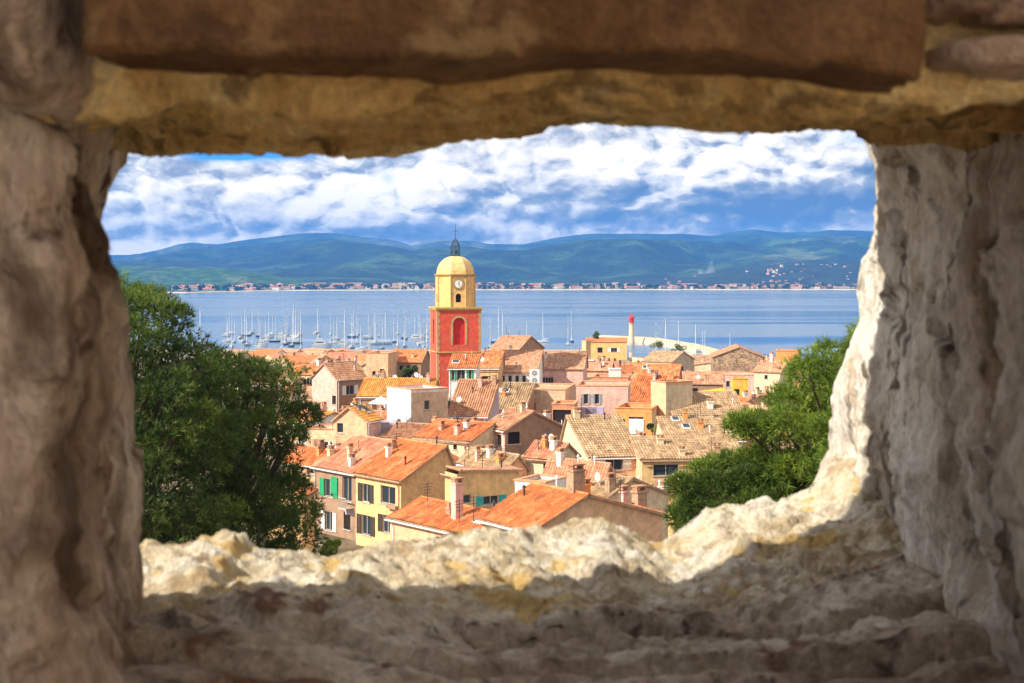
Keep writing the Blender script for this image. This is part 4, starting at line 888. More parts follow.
for (x, d) in cands:
    px = 512 + F * x / d
    if px < 232 or px > 800: continue
    if d < 200 and px < 300: continue
    if d < 260 and px > 765: continue
    if d > 560 and px > 600: continue
    g_ = ground(d); a = rf.choice([10, 20, 30, 50, 60, 75]); far = d > 330
    WAm, WBm = rf.uniform(4.6, 7.4), rf.uniform(4.3, 6.8)
    if SMALL: WAm, WBm = rf.uniform(2.6, 4.6), rf.uniform(2.6, 4.4)
    if far: WAm, WBm = rf.uniform(7, 14), rf.uniform(7, 11)
    eh = rf.uniform(5.5, 9.5); rise = rf.uniform(1., 2.) * (.55 if SMALL else 1)
    ar = R(a); uA = (-math.cos(ar), math.sin(ar)); uB = (math.sin(ar), math.cos(ar))
    sh = .3
    cs = [(x + uA[0] * sh + uB[0] * sh, d + uA[1] * sh + uB[1] * sh), (x + uA[0] * (WAm - sh), d + uA[1] * (WAm - sh)), (x + uB[0] * (WBm - sh), d + uB[1] * (WBm - sh)), (x + uA[0] * WAm + uB[0] * WBm, d + uA[1] * WAm + uB[1] * WBm)]
    if any(sat(cs, h['c']) for h in HOUSES): continue
    # keep off the tower
    if abs(x - (-8.5)) < 11 and abs(d - 235) < 11: continue
    pxs = [512 + F * c_[0] / c_[1] for c_ in cs]; p0, p1 = min(pxs) - 2, max(pxs) + 2
    lim = interp(px, TOPROW) + (rf.uniform(0, 4))
    for h in HOUSES:
        if h['d'] > d and h['p0'] < p1 - 2 and h['p1'] > p0 + 2: lim = max(lim, h['vb'])
    if p1 > 426 and p0 < 484 and d < 230: lim = max(lim, 384)
    top_z = g_ + eh + rise; row = HOR + F * (EYE - top_z) / (d + 3)
    if row < lim: top_z = EYE - (lim - HOR) / F * (d + 3)
    eh = top_z - rise - g_
    if eh < 2.6: continue
    # is any of it likely to be seen?
    occ = [h for h in HOUSES if h['d'] < d and h['p0'] <= p0 + 1 and h['p1'] >= p1 - 1 and h['top'] < max(row, lim) - 1]
    if occ: continue
    wl = rf.choice(['cream', 'peach', 'pink', 'beige', 'ochre', 'white', 'salmon', 'peach', 'cream', 'yellow', 'brown'])
    rt = rf.choice(['orange_tile', 'tan_tile', 'salmon_tile', 'brown_tile', 'gold_tile', 'tan_tile', 'orange_tile', 'salmon_tile'] if d < 300 else ['orange_tile', 'salmon_tile', 'salmon_tile', 'orange_tile', 'tan_tile'])
    ze_row = HOR + F * (EYE - (g_ + eh)) / d
    wA = []; wB = []
    if True:
        mpp = d / F; sc_ = rf.choice(['shutter_green', 'shutter_brown', 'shutter_white', 'shutter_grey', 'shutter_teal', 'shutter_brown', None]) if d < 330 else None
        nwin = max(1, int(WAm * math.cos(ar) / 2.6)); nwb = max(1, int(WBm * math.sin(ar) / 2.6))
        for st_ in range(2 if d < 330 else 1):
            rr_ = ze_row + (1.5 + 2.9 * st_) / mpp
            for k in range(nwin):
                if rf.random() < .8: wA.append((px - (k + .5) * WAm * math.cos(ar) / nwin / mpp, rr_, .95 / mpp, 1.35 / mpp, 'plain', sc_))
            for k in range(nwb):
                if rf.random() < .65: wB.append((px + (k + .5) * WBm * math.sin(ar) / nwb / mpp, rr_, .9 / mpp, 1.3 / mpp, 'plain', sc_))
    ch = [(rf.uniform(.15, .85), rf.uniform(.1, .9), rf.uniform(.5, 1.1), rf.choice(['stone', 'white', 'pink', 'cream', 'brown'])) for _ in range(rf.choice([0, 1, 2, 2]))] if d < 420 else []
    kd = 'flat' if rf.random() < .10 else 'hip' if rf.random() < .10 else 'gable'
    if kd == 'flat': ch = []
    r = house(px, ze_row, d, a, WA=WAm, WB=WBm, ridge=rf.choice('AAB'), rise=rise if kd != 'flat' else .6, frac=rf.choice([.5, .5, .4, .6]), kind=kd, wall=wl, roof=rt, winA=wA, winB=wB, chim=ch, label='x', vb=ze_row + 3 if d < 330 else ze_row + 1.5,
              ant=1 if rf.random() < .35 and d < 300 else 0, group='terraced town houses filling the old town', skip=SEEN is not None and nf not in SEEN)
    if r: HOUSES[-1]['fill'] = (wl, rt, kd, len(ch)); HOUSES[-1]['nr'] = nf
    nf += 1

# small sheds and extensions in the gaps that are left
cands = []
for d in np.arange(96, 330, 5.):
    x0 = (235 - 512) / F * d; x1 = (800 - 512) / F * d; x = x0 + rf.uniform(0, 4)
    while x < x1: cands.append((x + rf.uniform(-.8, .8), d + rf.uniform(-2, 2))); x += rf.uniform(4, 6)
SMALL = True
for (x, d) in cands:
    px = 512 + F * x / d
    if px < 232 or px > 800: continue
    if d < 200 and px < 300: continue
    if d < 260 and px > 765: continue
    if d > 560 and px > 600: continue
    g_ = ground(d); a = rf.choice([10, 20, 30, 50, 60, 75]); far = d > 330
    WAm, WBm = rf.uniform(4.6, 7.4), rf.uniform(4.3, 6.8)
    if SMALL: WAm, WBm = rf.uniform(2.6, 4.6), rf.uniform(2.6, 4.4)
    if far: WAm, WBm = rf.uniform(7, 14), rf.uniform(7, 11)
    eh = rf.uniform(5.5, 9.5); rise = rf.uniform(1., 2.) * (.55 if SMALL else 1)
    ar = R(a); uA = (-math.cos(ar), math.sin(ar)); uB = (math.sin(ar), math.cos(ar))
    sh = .3
    cs = [(x + uA[0] * sh + uB[0] * sh, d + uA[1] * sh + uB[1] * sh), (x + uA[0] * (WAm - sh), d + uA[1] * (WAm - sh)), (x + uB[0] * (WBm - sh), d + uB[1] * (WBm - sh)), (x + uA[0] * WAm + uB[0] * WBm, d + uA[1] * WAm + uB[1] * WBm)]
    if any(sat(cs, h['c']) for h in HOUSES): continue
    # keep off the tower
    if abs(x - (-8.5)) < 11 and abs(d - 235) < 11: continue
    pxs = [512 + F * c_[0] / c_[1] for c_ in cs]; p0, p1 = min(pxs) - 2, max(pxs) + 2
    lim = interp(px, TOPROW) + (rf.uniform(0, 4))
    for h in HOUSES:
        if h['d'] > d and h['p0'] < p1 - 2 and h['p1'] > p0 + 2: lim = max(lim, h['vb'])
    if p1 > 426 and p0 < 484 and d < 230: lim = max(lim, 384)
    top_z = g_ + eh + rise; row = HOR + F * (EYE - top_z) / (d + 3)
    if row < lim: top_z = EYE - (lim - HOR) / F * (d + 3)
    eh = top_z - rise - g_
    if eh < 2.6: continue
    # is any of it likely to be seen?
    occ = [h for h in HOUSES if h['d'] < d and h['p0'] <= p0 + 1 and h['p1'] >= p1 - 1 and h['top'] < max(row, lim) - 1]
    if occ: continue
    wl = rf.choice(['cream', 'peach', 'pink', 'beige', 'ochre', 'white', 'salmon', 'peach', 'cream', 'yellow', 'brown'])
    rt = rf.choice(['orange_tile', 'tan_tile', 'salmon_tile', 'brown_tile', 'gold_tile', 'tan_tile', 'orange_tile', 'salmon_tile'] if d < 300 else ['orange_tile', 'salmon_tile', 'salmon_tile', 'orange_tile', 'tan_tile'])
    ze_row = HOR + F * (EYE - (g_ + eh)) / d
    wA = []; wB = []
    if True:
        mpp = d / F; sc_ = rf.choice(['shutter_green', 'shutter_brown', 'shutter_white', 'shutter_grey', 'shutter_teal', 'shutter_brown', None]) if d < 330 else None
        nwin = max(1, int(WAm * math.cos(ar) / 2.6)); nwb = max(1, int(WBm * math.sin(ar) / 2.6))
        for st_ in range(2 if d < 330 else 1):
            rr_ = ze_row + (1.5 + 2.9 * st_) / mpp
            for k in range(nwin):
                if rf.random() < .8: wA.append((px - (k + .5) * WAm * math.cos(ar) / nwin / mpp, rr_, .95 / mpp, 1.35 / mpp, 'plain', sc_))
            for k in range(nwb):
                if rf.random() < .65: wB.append((px + (k + .5) * WBm * math.sin(ar) / nwb / mpp, rr_, .9 / mpp, 1.3 / mpp, 'plain', sc_))
    ch = [(rf.uniform(.15, .85), rf.uniform(.1, .9), rf.uniform(.5, 1.1), rf.choice(['stone', 'white', 'pink', 'cream', 'brown'])) for _ in range(rf.choice([0, 1, 2, 2]))] if d < 420 else []
    kd = 'flat' if rf.random() < .10 else 'hip' if rf.random() < .10 else 'gable'
    if kd == 'flat': ch = []
    r = house(px, ze_row, d, a, WA=WAm, WB=WBm, ridge=rf.choice('AAB'), rise=rise if kd != 'flat' else .6, frac=rf.choice([.5, .5, .4, .6]), kind=kd, wall=wl, roof=rt, winA=wA, winB=wB, chim=ch, label='x', vb=ze_row + 3 if d < 330 else ze_row + 1.5,
              ant=1 if rf.random() < .35 and d < 300 else 0, group='terraced town houses filling the old town', skip=SEEN is not None and nf not in SEEN)
    if r: HOUSES[-1]['fill'] = (wl, rt, kd, len(ch)); HOUSES[-1]['nr'] = nf
    nf += 1
print('FILL', nf)
# ------------------------------------------------------------------ far shore buildings, each a small mesh of its own
fb = random.Random(3)
def far_house(px, Y, z, L, D, hh, wall, roof, name='shore_house'):
    mb = MB(); x = (px - 512) / F * Y
    mb.box(-L / 2, L / 2, 0, D, -6, hh)
    o_ = 1.0; k = min(D, L) * .22
    A_, B_, C_, D_ = (-L / 2 - o_, -o_, hh + .01), (L / 2 + o_, -o_, hh + .01), (L / 2 + o_, D + o_, hh + .01), (-L / 2 - o_, D + o_, hh + .01)
    P_, Q_ = (-L / 2 + k, D / 2, hh + k * .8), (L / 2 - k, D / 2, hh + k * .8)
    mb.add([A_, B_, C_, D_, P_, Q_], [(0, 1, 5, 4), (1, 2, 5), (2, 3, 4, 5), (3, 0, 4), (3, 2, 1, 0)], 1)
    nw = max(2, int(L / 5))
    for st_ in range(max(1, int(hh / 3.4))):
        for i in range(nw):
            xc = -L / 2 + (i + .5) * L / nw; mb.box(xc - .8, xc + .8, -.08, -.01, 1 + st_ * 3.2, 2.7 + st_ * 3.2, 2)
    return mb.build(name, [wall, roof, 'glass'], None, loc=(x, Y, z), rz=R(fb.uniform(-20, 20)))
FL = {'white': 'white', 'pink': 'pale pink', 'peach': 'peach', 'cream': 'cream'}
cnt = 0; cr = 0
px = 175.
while px < 905:
    for dep in (0, 1, 2):
        if fb.random() < (.35, .35, .55)[dep]: continue
        Y = interp(px, SH) + (85, 190, 320)[dep] + fb.uniform(-15, 25); wl = fb.choice(['white', 'pink', 'peach', 'cream', 'white'])
        L = fb.uniform(10, 26) if fb.random() < .8 else fb.uniform(28, 50)
        o = far_house(px, Y, (2.4, 5, 7)[dep], L, fb.uniform(9, 14), fb.uniform(4.5, 9) + dep * 2, wl, fb.choice(['salmon_tile', 'orange_tile', 'tan_tile', 'brown_tile']))
        lefty = px < 440
        tag(o, f'tiny {FL[wl]} house in the waterfront row across the bay, {"left" if lefty else "right"} of the bell tower', 'house', f'{FL[wl]} houses on the far shore, {"left" if lefty else "right"} of the bell tower'); cnt += 1
    px += fb.uniform(4.2, 7.2)
hv = {}
for k in range(60):
    px = fb.gauss(800, 42) if k < 40 else fb.uniform(640, 900); s = fb.uniform(.12, .52)
    if px > 905 or px < 600: continue
    Y = lerp(4330, 5400, s); top = EYE + (HOR - interp(px, hillrows)) / F * lerp(4330, 5400, .6); z = 2 + (top - 2) * sstep(0, .6, s)
    wl = fb.choice(['white', 'white', 'pink', 'cream'])
    o = far_house(px, Y, z - 1.5, fb.uniform(5, 11), 7, fb.uniform(2.5, 4.5), wl, fb.choice(['salmon_tile', 'tan_tile', 'orange_tile']), 'hillside_villa')
    tag(o, f'tiny {FL[wl]} villa among dark trees on the wooded hill at far right', 'villa', f'{FL[wl]} villas on the far wooded hill')
for k in range(22):
    px = fb.uniform(330, 520); Y = fb.uniform(4850, 5300); wl = fb.choice(['white', 'peach', 'cream'])
    V_ = ray = None
    o = far_house(px, Y, 6 + (Y - 4560) * .012, fb.uniform(12, 30), 14, fb.uniform(6, 9), wl, fb.choice(['salmon_tile', 'tan_tile']), 'inland_house')
    tag(o, f'tiny {FL[wl]} house inland behind the far waterfront, beneath the blue mountains', 'house', f'{FL[wl]} inland houses under the mountains')
print('FAR', cnt)
# dark shore trees, too many and too far to count
def foliage_sheet(name, spots, size, n_each, mat, seed):
    rg = np.random.default_rng(seed); sp = np.array(spots); N = len(sp) * n_each
    c_ = np.repeat(sp[:, :3], n_each, 0); rad = np.repeat(sp[:, 3:4], n_each, 0)
    dv = rg.normal(size=(N, 3)); dv /= np.linalg.norm(dv, axis=1)[:, None]; c_ = c_ + dv * rad * rg.uniform(.5, 1, (N, 1)) * np.array([1, 1, .8])
    u = rg.normal(size=(N, 3)); u /= np.linalg.norm(u, axis=1)[:, None]; v = np.cross(u, rg.normal(size=(N, 3))); v /= np.linalg.norm(v, axis=1)[:, None]
    s = rg.uniform(.6, 1.3, (N, 1)) * size
    P = np.stack([c_ - u * s, c_ + v * s, c_ + u * s, c_ - v * s], 1).reshape(-1, 3)
    return fast_mesh(name, P, 4, mat)
def fast_mesh(name, P, k, mat):
    me = bpy.data.meshes.new(name); n_ = len(P); nf_ = n_ // k
    me.vertices.add(n_); me.vertices.foreach_set('co', P.astype(np.float32).ravel()); me.loops.add(n_); me.loops.foreach_set('vertex_index', np.arange(n_, dtype=np.int32))
    me.polygons.add(nf_); me.polygons.foreach_set('loop_start', np.arange(0, n_, k, dtype=np.int32)); me.polygons.foreach_set('loop_total', np.full(nf_, k, dtype=np.int32))
    me.materials.append(MATS[mat] if isinstance(mat, str) else mat); me.update(calc_edges=True); return me
flatmat('shore_foliage', (.02, .055, .025), .9, var=.5, sc=.02)
sp = []
for k in range(520):
    px = fb.uniform(170, 905); Y = interp(px, SH) + fb.choice([70, 150, 260, 380, 480]) + fb.uniform(-30, 30); sp.append(((px - 512) / F * Y, Y, 6 + fb.uniform(0, 7), fb.uniform(5, 11)))
tag(link('shore_trees', foliage_sheet('shore_trees', sp, 3.2, 26, 'shore_foliage', 4)), 'dark belt of trees mixed with the houses along the far shore', 'trees', kind='stuff')

# ------------------------------------------------------------------ pines
def leafmat(name, c1, c2, c3):
    m, t, b = newmat(name); g = t.pos()
    f = t.math('ADD', t.math('MULTIPLY', t.noise(g, .55, 4, .6), .6), t.math('MULTIPLY', t.noise(g, 6., 3, .6), .4))
    t.put(b.inputs['Base Color'], t.ramp(f, [(.40, c1), (.5, c2), (.59, c3)])); b.inputs['Roughness'].default_value = .6
    tr = t.n.new('ShaderNodeBsdfTranslucent'); tr.inputs[0].default_value = (*[x * 1.3 for x in c3], 1)
    mx = t.n.new('ShaderNodeMixShader'); mx.inputs[0].default_value = .22; o = t.n['Material Output']
    t.l.new(b.outputs[0], mx.inputs[1]); t.l.new(tr.outputs[0], mx.inputs[2]); t.l.new(mx.outputs[0], o.inputs[0])
leafmat('needles_dark', (.010, .024, .005), (.045, .08, .011), (.15, .21, .028)); leafmat('needles_mid', (.014, .034, .005), (.06, .10, .012), (.17, .235, .028)); leafmat('needles_light', (.026, .055, .007), (.105, .165, .016), (.25, .33, .035))
def inside(px, row, poly):
    c_ = False; j = len(poly) - 1
    for i in range(len(poly)):
        (xi, yi), (xj, yj) = poly[i], poly[j]
        if (yi > row) != (yj > row) and px < (xj - xi) * (row - yi) / (yj - yi) + xi: c_ = not c_
        j = i
    return c_
def edge_dist(px, row, poly):
    m_ = 1e9
    for i in range(len(poly)):
        a, b_ = Vector(poly[i]), Vector(poly[(i + 1) % len(poly)]); p_ = Vector((px, row)); t_ = max(0, min(1, (p_ - a).dot(b_ - a) / max((b_ - a).length_squared, 1e-6)))
        m_ = min(m_, (a + (b_ - a) * t_ - p_).length)
    return m_
PK = .92
def pine(label, poly, d0, d1, trunk, mat, nclump, seed, crad=(.5, .95), tufts=150, blades=7, nl=.26, group=None, drop=0.):
    rr = random.Random(seed); rg = np.random.default_rng(seed)
    xs_ = [q[0] for q in poly]; ys_ = [q[1] for q in poly]; cl = []; tries = 0
    while len(cl) < nclump and tries < 60000:
        tries += 1; px, row = rr.uniform(min(xs_), max(xs_)), rr.uniform(min(ys_), max(ys_)); d = rr.uniform(d0, d1); r_ = rr.uniform(*crad)
        if not inside(px, row, poly): continue
        e = edge_dist(px, row, poly)
        if e < r_ / d * F * rr.choice([.5, .8, .9]): continue
        # crown depth thins out near its outline
        thick = min(1, e / (2.2 / d * F)); mid = (d0 + d1) / 2
        if abs(d - mid) > (d1 - d0) / 2 * (.35 + .65 * thick): continue
        c_ = at(px, row, d)
        if any((c_ - q[0]).length < (r_ + q[1]) * PK for q in cl): continue
        cl.append((c_, r_))
    root = empty('pine_tree', (trunk[0], trunk[1], ground(trunk[1]) - .3)); tag(root, label, 'tree', group); o0 = root.location
    cs = np.array([[*q[0]] for q in cl]); rs = np.array([q[1] for q in cl]); N = len(cl) * tufts
    cc = np.repeat(cs, tufts, 0); rad = np.repeat(rs, tufts)[:, None]
    dv = rg.normal(size=(N, 3)); dv[:, 2] = dv[:, 2] * .8 + .25; dv /= np.linalg.norm(dv, axis=1)[:, None]
    cc = cc; lump = 1 + .35 * np.sin(dv[:, :1] * 5 + cc[:, :1] * 7) * np.sin(dv[:, 1:2] * 6 + cc[:, 1:2] * 3)
    tc = cc + dv * rad * rg.uniform(.45, 1., (N, 1)) ** .5 * lump * np.array([1.1, 1.1, .78])
    ax = dv + np.array([0, 0, .55]) + rg.normal(size=(N, 3)) * .3; ax /= np.linalg.norm(ax, axis=1)[:, None]
    M = N * blades; tc = np.repeat(tc, blades, 0); ax = np.repeat(ax, blades, 0)
    bd = ax * rg.uniform(.5, 1.1, (M, 1)) + rg.normal(size=(M, 3)) * .48; bd /= np.linalg.norm(bd, axis=1)[:, None]
    sd_ = np.cross(bd, rg.normal(size=(M, 3))); sd_ /= np.linalg.norm(sd_, axis=1)[:, None]
    L = rg.uniform(.6, 1.2, (M, 1)) * nl; w_ = nl * .085
    w_ = nl * .06; P = np.stack([tc - sd_ * w_, tc + sd_ * w_, tc + bd * L], 1).reshape(-1, 3) - np.array([*o0])
    link('crown', fast_mesh('crown', P, 3, mat), root)
    mb = MB(); base = Vector((0, 0, 0)); ctr = Vector(cs.mean(0)) - o0
    lean = Vector((ctr.x, ctr.y, 0)); h_ = max(ctr.z - 1.5, 2.)
    pts = [base, Vector((lean.x * .2, lean.y * .2, h_ * .4)), Vector((lean.x * .55, lean.y * .55, h_ * .75)), Vector((lean.x * .8, lean.y * .8, h_))]
    rad_ = [.34, .27, .21, .15]
    for i in range(3): mb.tube(pts[i], pts[i + 1], rad_[i], rad_[i + 1], 9)
    mb.build('trunk', 'bark', root, smooth=True)
    mb = MB()
    for (c_, r_) in cl:
        if rr.random() < .85:
            e = c_ - o0; s_ = pts[3] if e.z > pts[3].z else pts[2]; mid = (s_ + e) / 2 + Vector((0, 0, -.35)); mb.tube(s_, mid, .09, .06, 5); mb.tube(mid, e, .06, .02, 5)
    mb.build('limbs', 'bark', root)
    print('PINE', len(cl)); return root
pine('tallest bushy pine beside the left stone jamb, its top against the sea',
     [(30, 262), (120, 272), (150, 280), (172, 288), (192, 302), (206, 326), (222, 342), (236, 352), (240, 400), (232, 470), (240, 560), (30, 560)], 39, 47, (-13.5, 43), 'needles_dark', 175, 1, tufts=150)
pine('broad dark pine with rounded crown, between the tallest pine and the brown house',
     [(190, 352), (215, 345), (235, 346), (250, 352), (272, 358), (296, 372), (314, 392), (319, 410), (308, 438), (296, 455), (304, 475), (318, 492), (324, 510), (318, 536), (304, 556), (250, 580), (190, 580), (180, 450)], 44, 51, (-10.5, 48), 'needles_dark', 185, 2, tufts=135)
pine('bright green pine rising against the sea beside the sunlit right edge of the stone opening',
     [(868, 316), (845, 326), (826, 338), (808, 350), (790, 366), (776, 388), (758, 400), (736, 410), (732, 428), (748, 446), (752, 468), (748, 500), (770, 540), (930, 560), (940, 320)], 30, 37, (8.8, 34), 'needles_light', 240, 3, crad=(.35, .7), nl=.20, tufts=190)
pine('low dark pine in front of the long ochre house on the right',
     [(760, 448), (735, 456), (712, 455), (690, 464), (668, 478), (664, 496), (672, 510), (672, 540), (700, 560), (800, 560), (800, 455)], 31, 36, (5.4, 35), 'needles_mid', 110, 4, crad=(.3, .55), tufts=190, nl=.19)
def bush(px, row, d, r_, label, seed, mat='needles_dark'):
    rr = random.Random(seed); root = empty('garden_tree', at(px, row, d) - Vector((0, 0, r_ * 2))); tag(root, label, 'tree')
    sp_ = [(rr.gauss(0, r_ * .4), rr.gauss(0, r_ * .4), r_ * 2 + rr.gauss(0, r_ * .25), r_ * .5) for _ in range(7)]
    link('crown', foliage_sheet('crown', sp_, .13, 260, mat, seed), root)
    mb = MB(); mb.tube((0, 0, -4), (0, 0, r_ * 2), .12, .07, 6); mb.build('trunk', 'bark', root)
bush(670, 392, 210, 1.4, 'round green garden tree beside the top of the tall narrow cream house', 1, 'needles_light')
bush(684, 395, 212, 1.3, 'dark green garden tree half hidden right of the round light one', 2)
bush(655, 426, 168, .9, 'small dark shrub on the terrace right of the white garage door', 3)
bush(614, 433, 162, 1.0, 'dark shrub left of the white garage door', 4)
bush(410, 372, 250, 1.6, 'small green tree under the four dark windows left of the tower', 5)
bush(331, 548, 108, .8, 'olive green shrub at the foot of the brown house with green shutter', 6, 'needles_light')
bush(452, 405, 178, 1.0, 'small shrub on the roof terrace below the bell tower', 7)
bush(658, 345, 620, 3.2, 'dark tree on the waterfront just right of the large yellow building', 8)
bush(680, 348, 600, 3.0, 'dark waterfront tree halfway between yellow building and stone gable', 9)
bush(597, 336, 566, 2.0, 'dark round treetop on the roof of the large yellow waterfront building', 10)

# smoke far away on the hillside
m = bpy.data.materials.new('smoke'); m.use_nodes = True; t = NT(m.node_tree); t.n.remove(t.n['Principled BSDF']); pv = t.n.new('ShaderNodeVolumePrincipled')
pv.inputs['Color'].default_value = (.95, .97, 1, 1); t.put(pv.inputs['Density'], t.math('MULTIPLY', t.mapr(t.noise(t.coord(), .02, 3), .40, .6, 0., 1., True), .012)); t.l.new(pv.outputs[0], t.n['Material Output'].inputs['Volume']); MATS['smoke'] = m
mb = MB(); prof = []
for k in range(13):
    s = k / 12; prof.append((4 + 34 * math.sin(math.pi * min(1, s * .9 + .06)), s * 95))
mb.lathe(prof, 12)
vv_ = [(x + z * .25 + 8 * math.sin(z / 14), y, z) for (x, y, z) in mb.v]; me = mesh('smoke', vv_, mb.f, ['smoke'])
tag(link('smoke', me, None, at(704, 285, 5600)), 'thin white plume of smoke rising on the far hillside', 'smoke', kind='stuff')

# each fill house gets a label of its own from its look and its nearest landmark
marks = [h for h in HOUSES if h.get('ref')]
seen = set(); fl = [h for h in HOUSES if 'fill' in h]
ORD = ['', 'second ', 'third ', 'fourth ', 'fifth ', 'sixth ', 'seventh ', 'eighth ']
for h in sorted(fl, key=lambda q: q['d']):
    wl, rt, kd, nc = h['fill']
    base = ('flat topped ' + wl + ' house') if kd == 'flat' else (wl + ' house with ' + ('hipped ' if kd == 'hip' else '') + RN[rt] + ' roof')
    base = ('small ' if h['root']['wa'] * h['root']['wb'] < 18 else '') + base
    ok = False
    for m_ in sorted(marks, key=lambda q: (q['px'] - h['px']) ** 2 + 4 * (q['row'] - h['row']) ** 2)[:14]:
        dx, dr = h['px'] - m_['px'], h['row'] - m_['row']
        if abs(dr) < 8: rel_ = 'left of' if dx < 0 else 'right of'
        elif h['d'] > m_['d']: rel_ = 'behind' if abs(dx) < 15 else 'behind and left of' if dx < 0 else 'behind and right of'
        else: rel_ = 'in front of' if abs(dx) < 15 else 'below and left of' if dx < 0 else 'below and right of'
        lb = f'{base} {rel_} {m_["ref"]}'
        if lb not in seen and len(lb.split()) <= 16: ok = True; break
    if not ok: print('NOLABEL')
    if not ok:
        lb = f'{h["fill"][0]} house, {int(round(h["px"]))} {base}'
        k = 1
        while True:
            lb = f'{ORD[k] if k < 8 else "farther "}{base}, counted away from {m_["ref"]}'
            if lb not in seen or k > 7: break
            k += 1
    seen.add(lb); h['root']['label'] = ' '.join(lb.split()[:16])

# ------------------------------------------------------------------ the pierced stone wall the view is seen through
def N3(v, s, o=4, off=0.): return noise.fractal(Vector((v[0] * s + off, v[1] * s - off, v[2] * s + 2 * off)), .9, 2.1, o)
def facet(v, s, off=0.):
    q = Vector((v[0] * s + off, v[1] * s, v[2] * s - off)); q = q + Vector((noise.noise(q * .9), noise.noise(q * .9 + Vector((5, 1, 2))), noise.noise(q * .9 + Vector((1, 9, 4))))) * .35
    dd, pts = noise.voronoi(q); p_ = pts[0]; n_ = noise.cell_vector(p_ * 7.31) - Vector((.5, .5, .5))
    return (q - p_).dot(n_) * 2.2 + (noise.cell(p_ * 3.7) - .5) * .5
def axis(dense0, dense1, step, lo, hi, coarse=.12):
    a = list(np.arange(dense0, dense1 + 1e-6, step)); x = dense0 - coarse; L = []
    while x > lo: L.append(x); x -= coarse
    Rr = []; x = a[-1] + coarse
    while x < hi: Rr.append(x); x += coarse
    return sorted(set([lo] + L + a + Rr + [hi]))
def rock_box(name, ax, ay, az_, warp, mat, parent):
    """closed box with subdivided faces; warp moves every vertex"""
    idx = {}; V = []; Fc = []
    def vid(i, j, k):
        if (i, j, k) not in idx:
            idx[(i, j, k)] = len(V); V.append(warp(ax[i], ay[j], az_[k]))
        return idx[(i, j, k)]
    nx_, ny_, nz_ = len(ax) - 1, len(ay) - 1, len(az_) - 1
    for i in range(nx_):
        for j in range(ny_):
            Fc.append((vid(i, j, 0), vid(i, j + 1, 0), vid(i + 1, j + 1, 0), vid(i + 1, j, 0))); Fc.append((vid(i, j, nz_), vid(i + 1, j, nz_), vid(i + 1, j + 1, nz_), vid(i, j + 1, nz_)))
    for i in range(nx_):
        for k in range(nz_):
            Fc.append((vid(i, 0, k), vid(i + 1, 0, k), vid(i + 1, 0, k + 1), vid(i, 0, k + 1))); Fc.append((vid(i, ny_, k), vid(i, ny_, k + 1), vid(i + 1, ny_, k + 1), vid(i + 1, ny_, k)))
    for j in range(ny_):
        for k in range(nz_):
            Fc.append((vid(0, j, k), vid(0, j, k + 1), vid(0, j + 1, k + 1), vid(0, j + 1, k))); Fc.append((vid(nx_, j, k), vid(nx_, j + 1, k), vid(nx_, j + 1, k + 1), vid(nx_, j, k + 1)))
    me = mesh(name, V, Fc, [mat], smooth=True); return link(name, me, parent)
wallr = empty('stone_wall', (0, 1.1, EYE - .3)); tag(wallr, 'thick weathered stone wall with a rough rectangular opening framing the whole view', 'stone wall')
OFF = Vector((0, 1.1, EYE - .3))
def loc(x, y, z): return (x, y - OFF.y, z + .3)       # z is measured from eye height
def cell(v, s, off=0.):
    """0 in joints between stones, 1 inside a stone"""
    dd, _ = noise.voronoi(Vector((v[0] * s + off, v[1] * s, v[2] * s * 1.7 + off))); return min(1, (dd[1] - dd[0]) * 2.6)

# left jamb --------------------------------------------------------
LJ = [(60, 128), (100, 131), (140, 127), (165, 124), (200, 113), (240, 107), (270, 111), (300, 124), (330, 131), (400, 132), (450, 130), (500, 134), (535, 131), (600, 140), (683, 150)]
LJ = [(a_, b_ + 4) for a_, b_ in LJ]
def warpL(x, y, z):
    # y runs .84 (inner face) .. 1.27 (outer face); outer face follows the sun's azimuth
    t_ = (y - .84) / .43; yo = y
    row = HOR - z / 1.22 * F; tgt = (interp(row, LJ) - 512) / F * 1.27
    k = sstep(-.62, -.33, x)
    inner = -.262 + .006 * math.sin(z * 17 + 1)          # inner edge
    edge = lerp(inner, tgt + .002, sstep(0, 1, t_) ** 1.0 if t_ > 0 else 0) if True else 0
    X = x + (edge - (-.33)) * k
    X -= .018 * k * (1 - sstep(0, .12, t_)) ** 2                    # worn inner arris
    yo = lerp(.84 + min(0, X + .5) * .53, 1.25 + (X + .35) * .53, t_)
    v = (X, yo, z); a = N3(v, 6, 5) * .018 + N3(v, 22, 5, 3.) * .009 + N3(v, 60, 4, 4.) * .003 + facet(v, 13) * .010 + facet(v, 34, 3.) * .0035
    a -= .030 * math.exp(-((z - .055 - .02 * math.sin(yo * 20)) / .055) ** 2 - ((t_ - .35) / .22) ** 2)
    X += a * k * (1 - .65 * sstep(.75, 1, t_)); yo += (N3(v, 6, 4, 7.) * .016 + (cell(v, 7, 2.) - .7) * .008) * (1 - t_)
    if t_ <= .25: X -= .03 * k * math.exp(-((z - .11) / .03) ** 2) * (1 - t_)
    return loc(X, yo, z)
zax = axis(-.40, .26, .006, -1.5, 1.6)
rock_box('jamb', axis(-.52, -.33, .006, -2.2, -.33), axis(.84, 1.27, .0085, .84, 1.27), zax, warpL, 'jamb_stone', wallr)
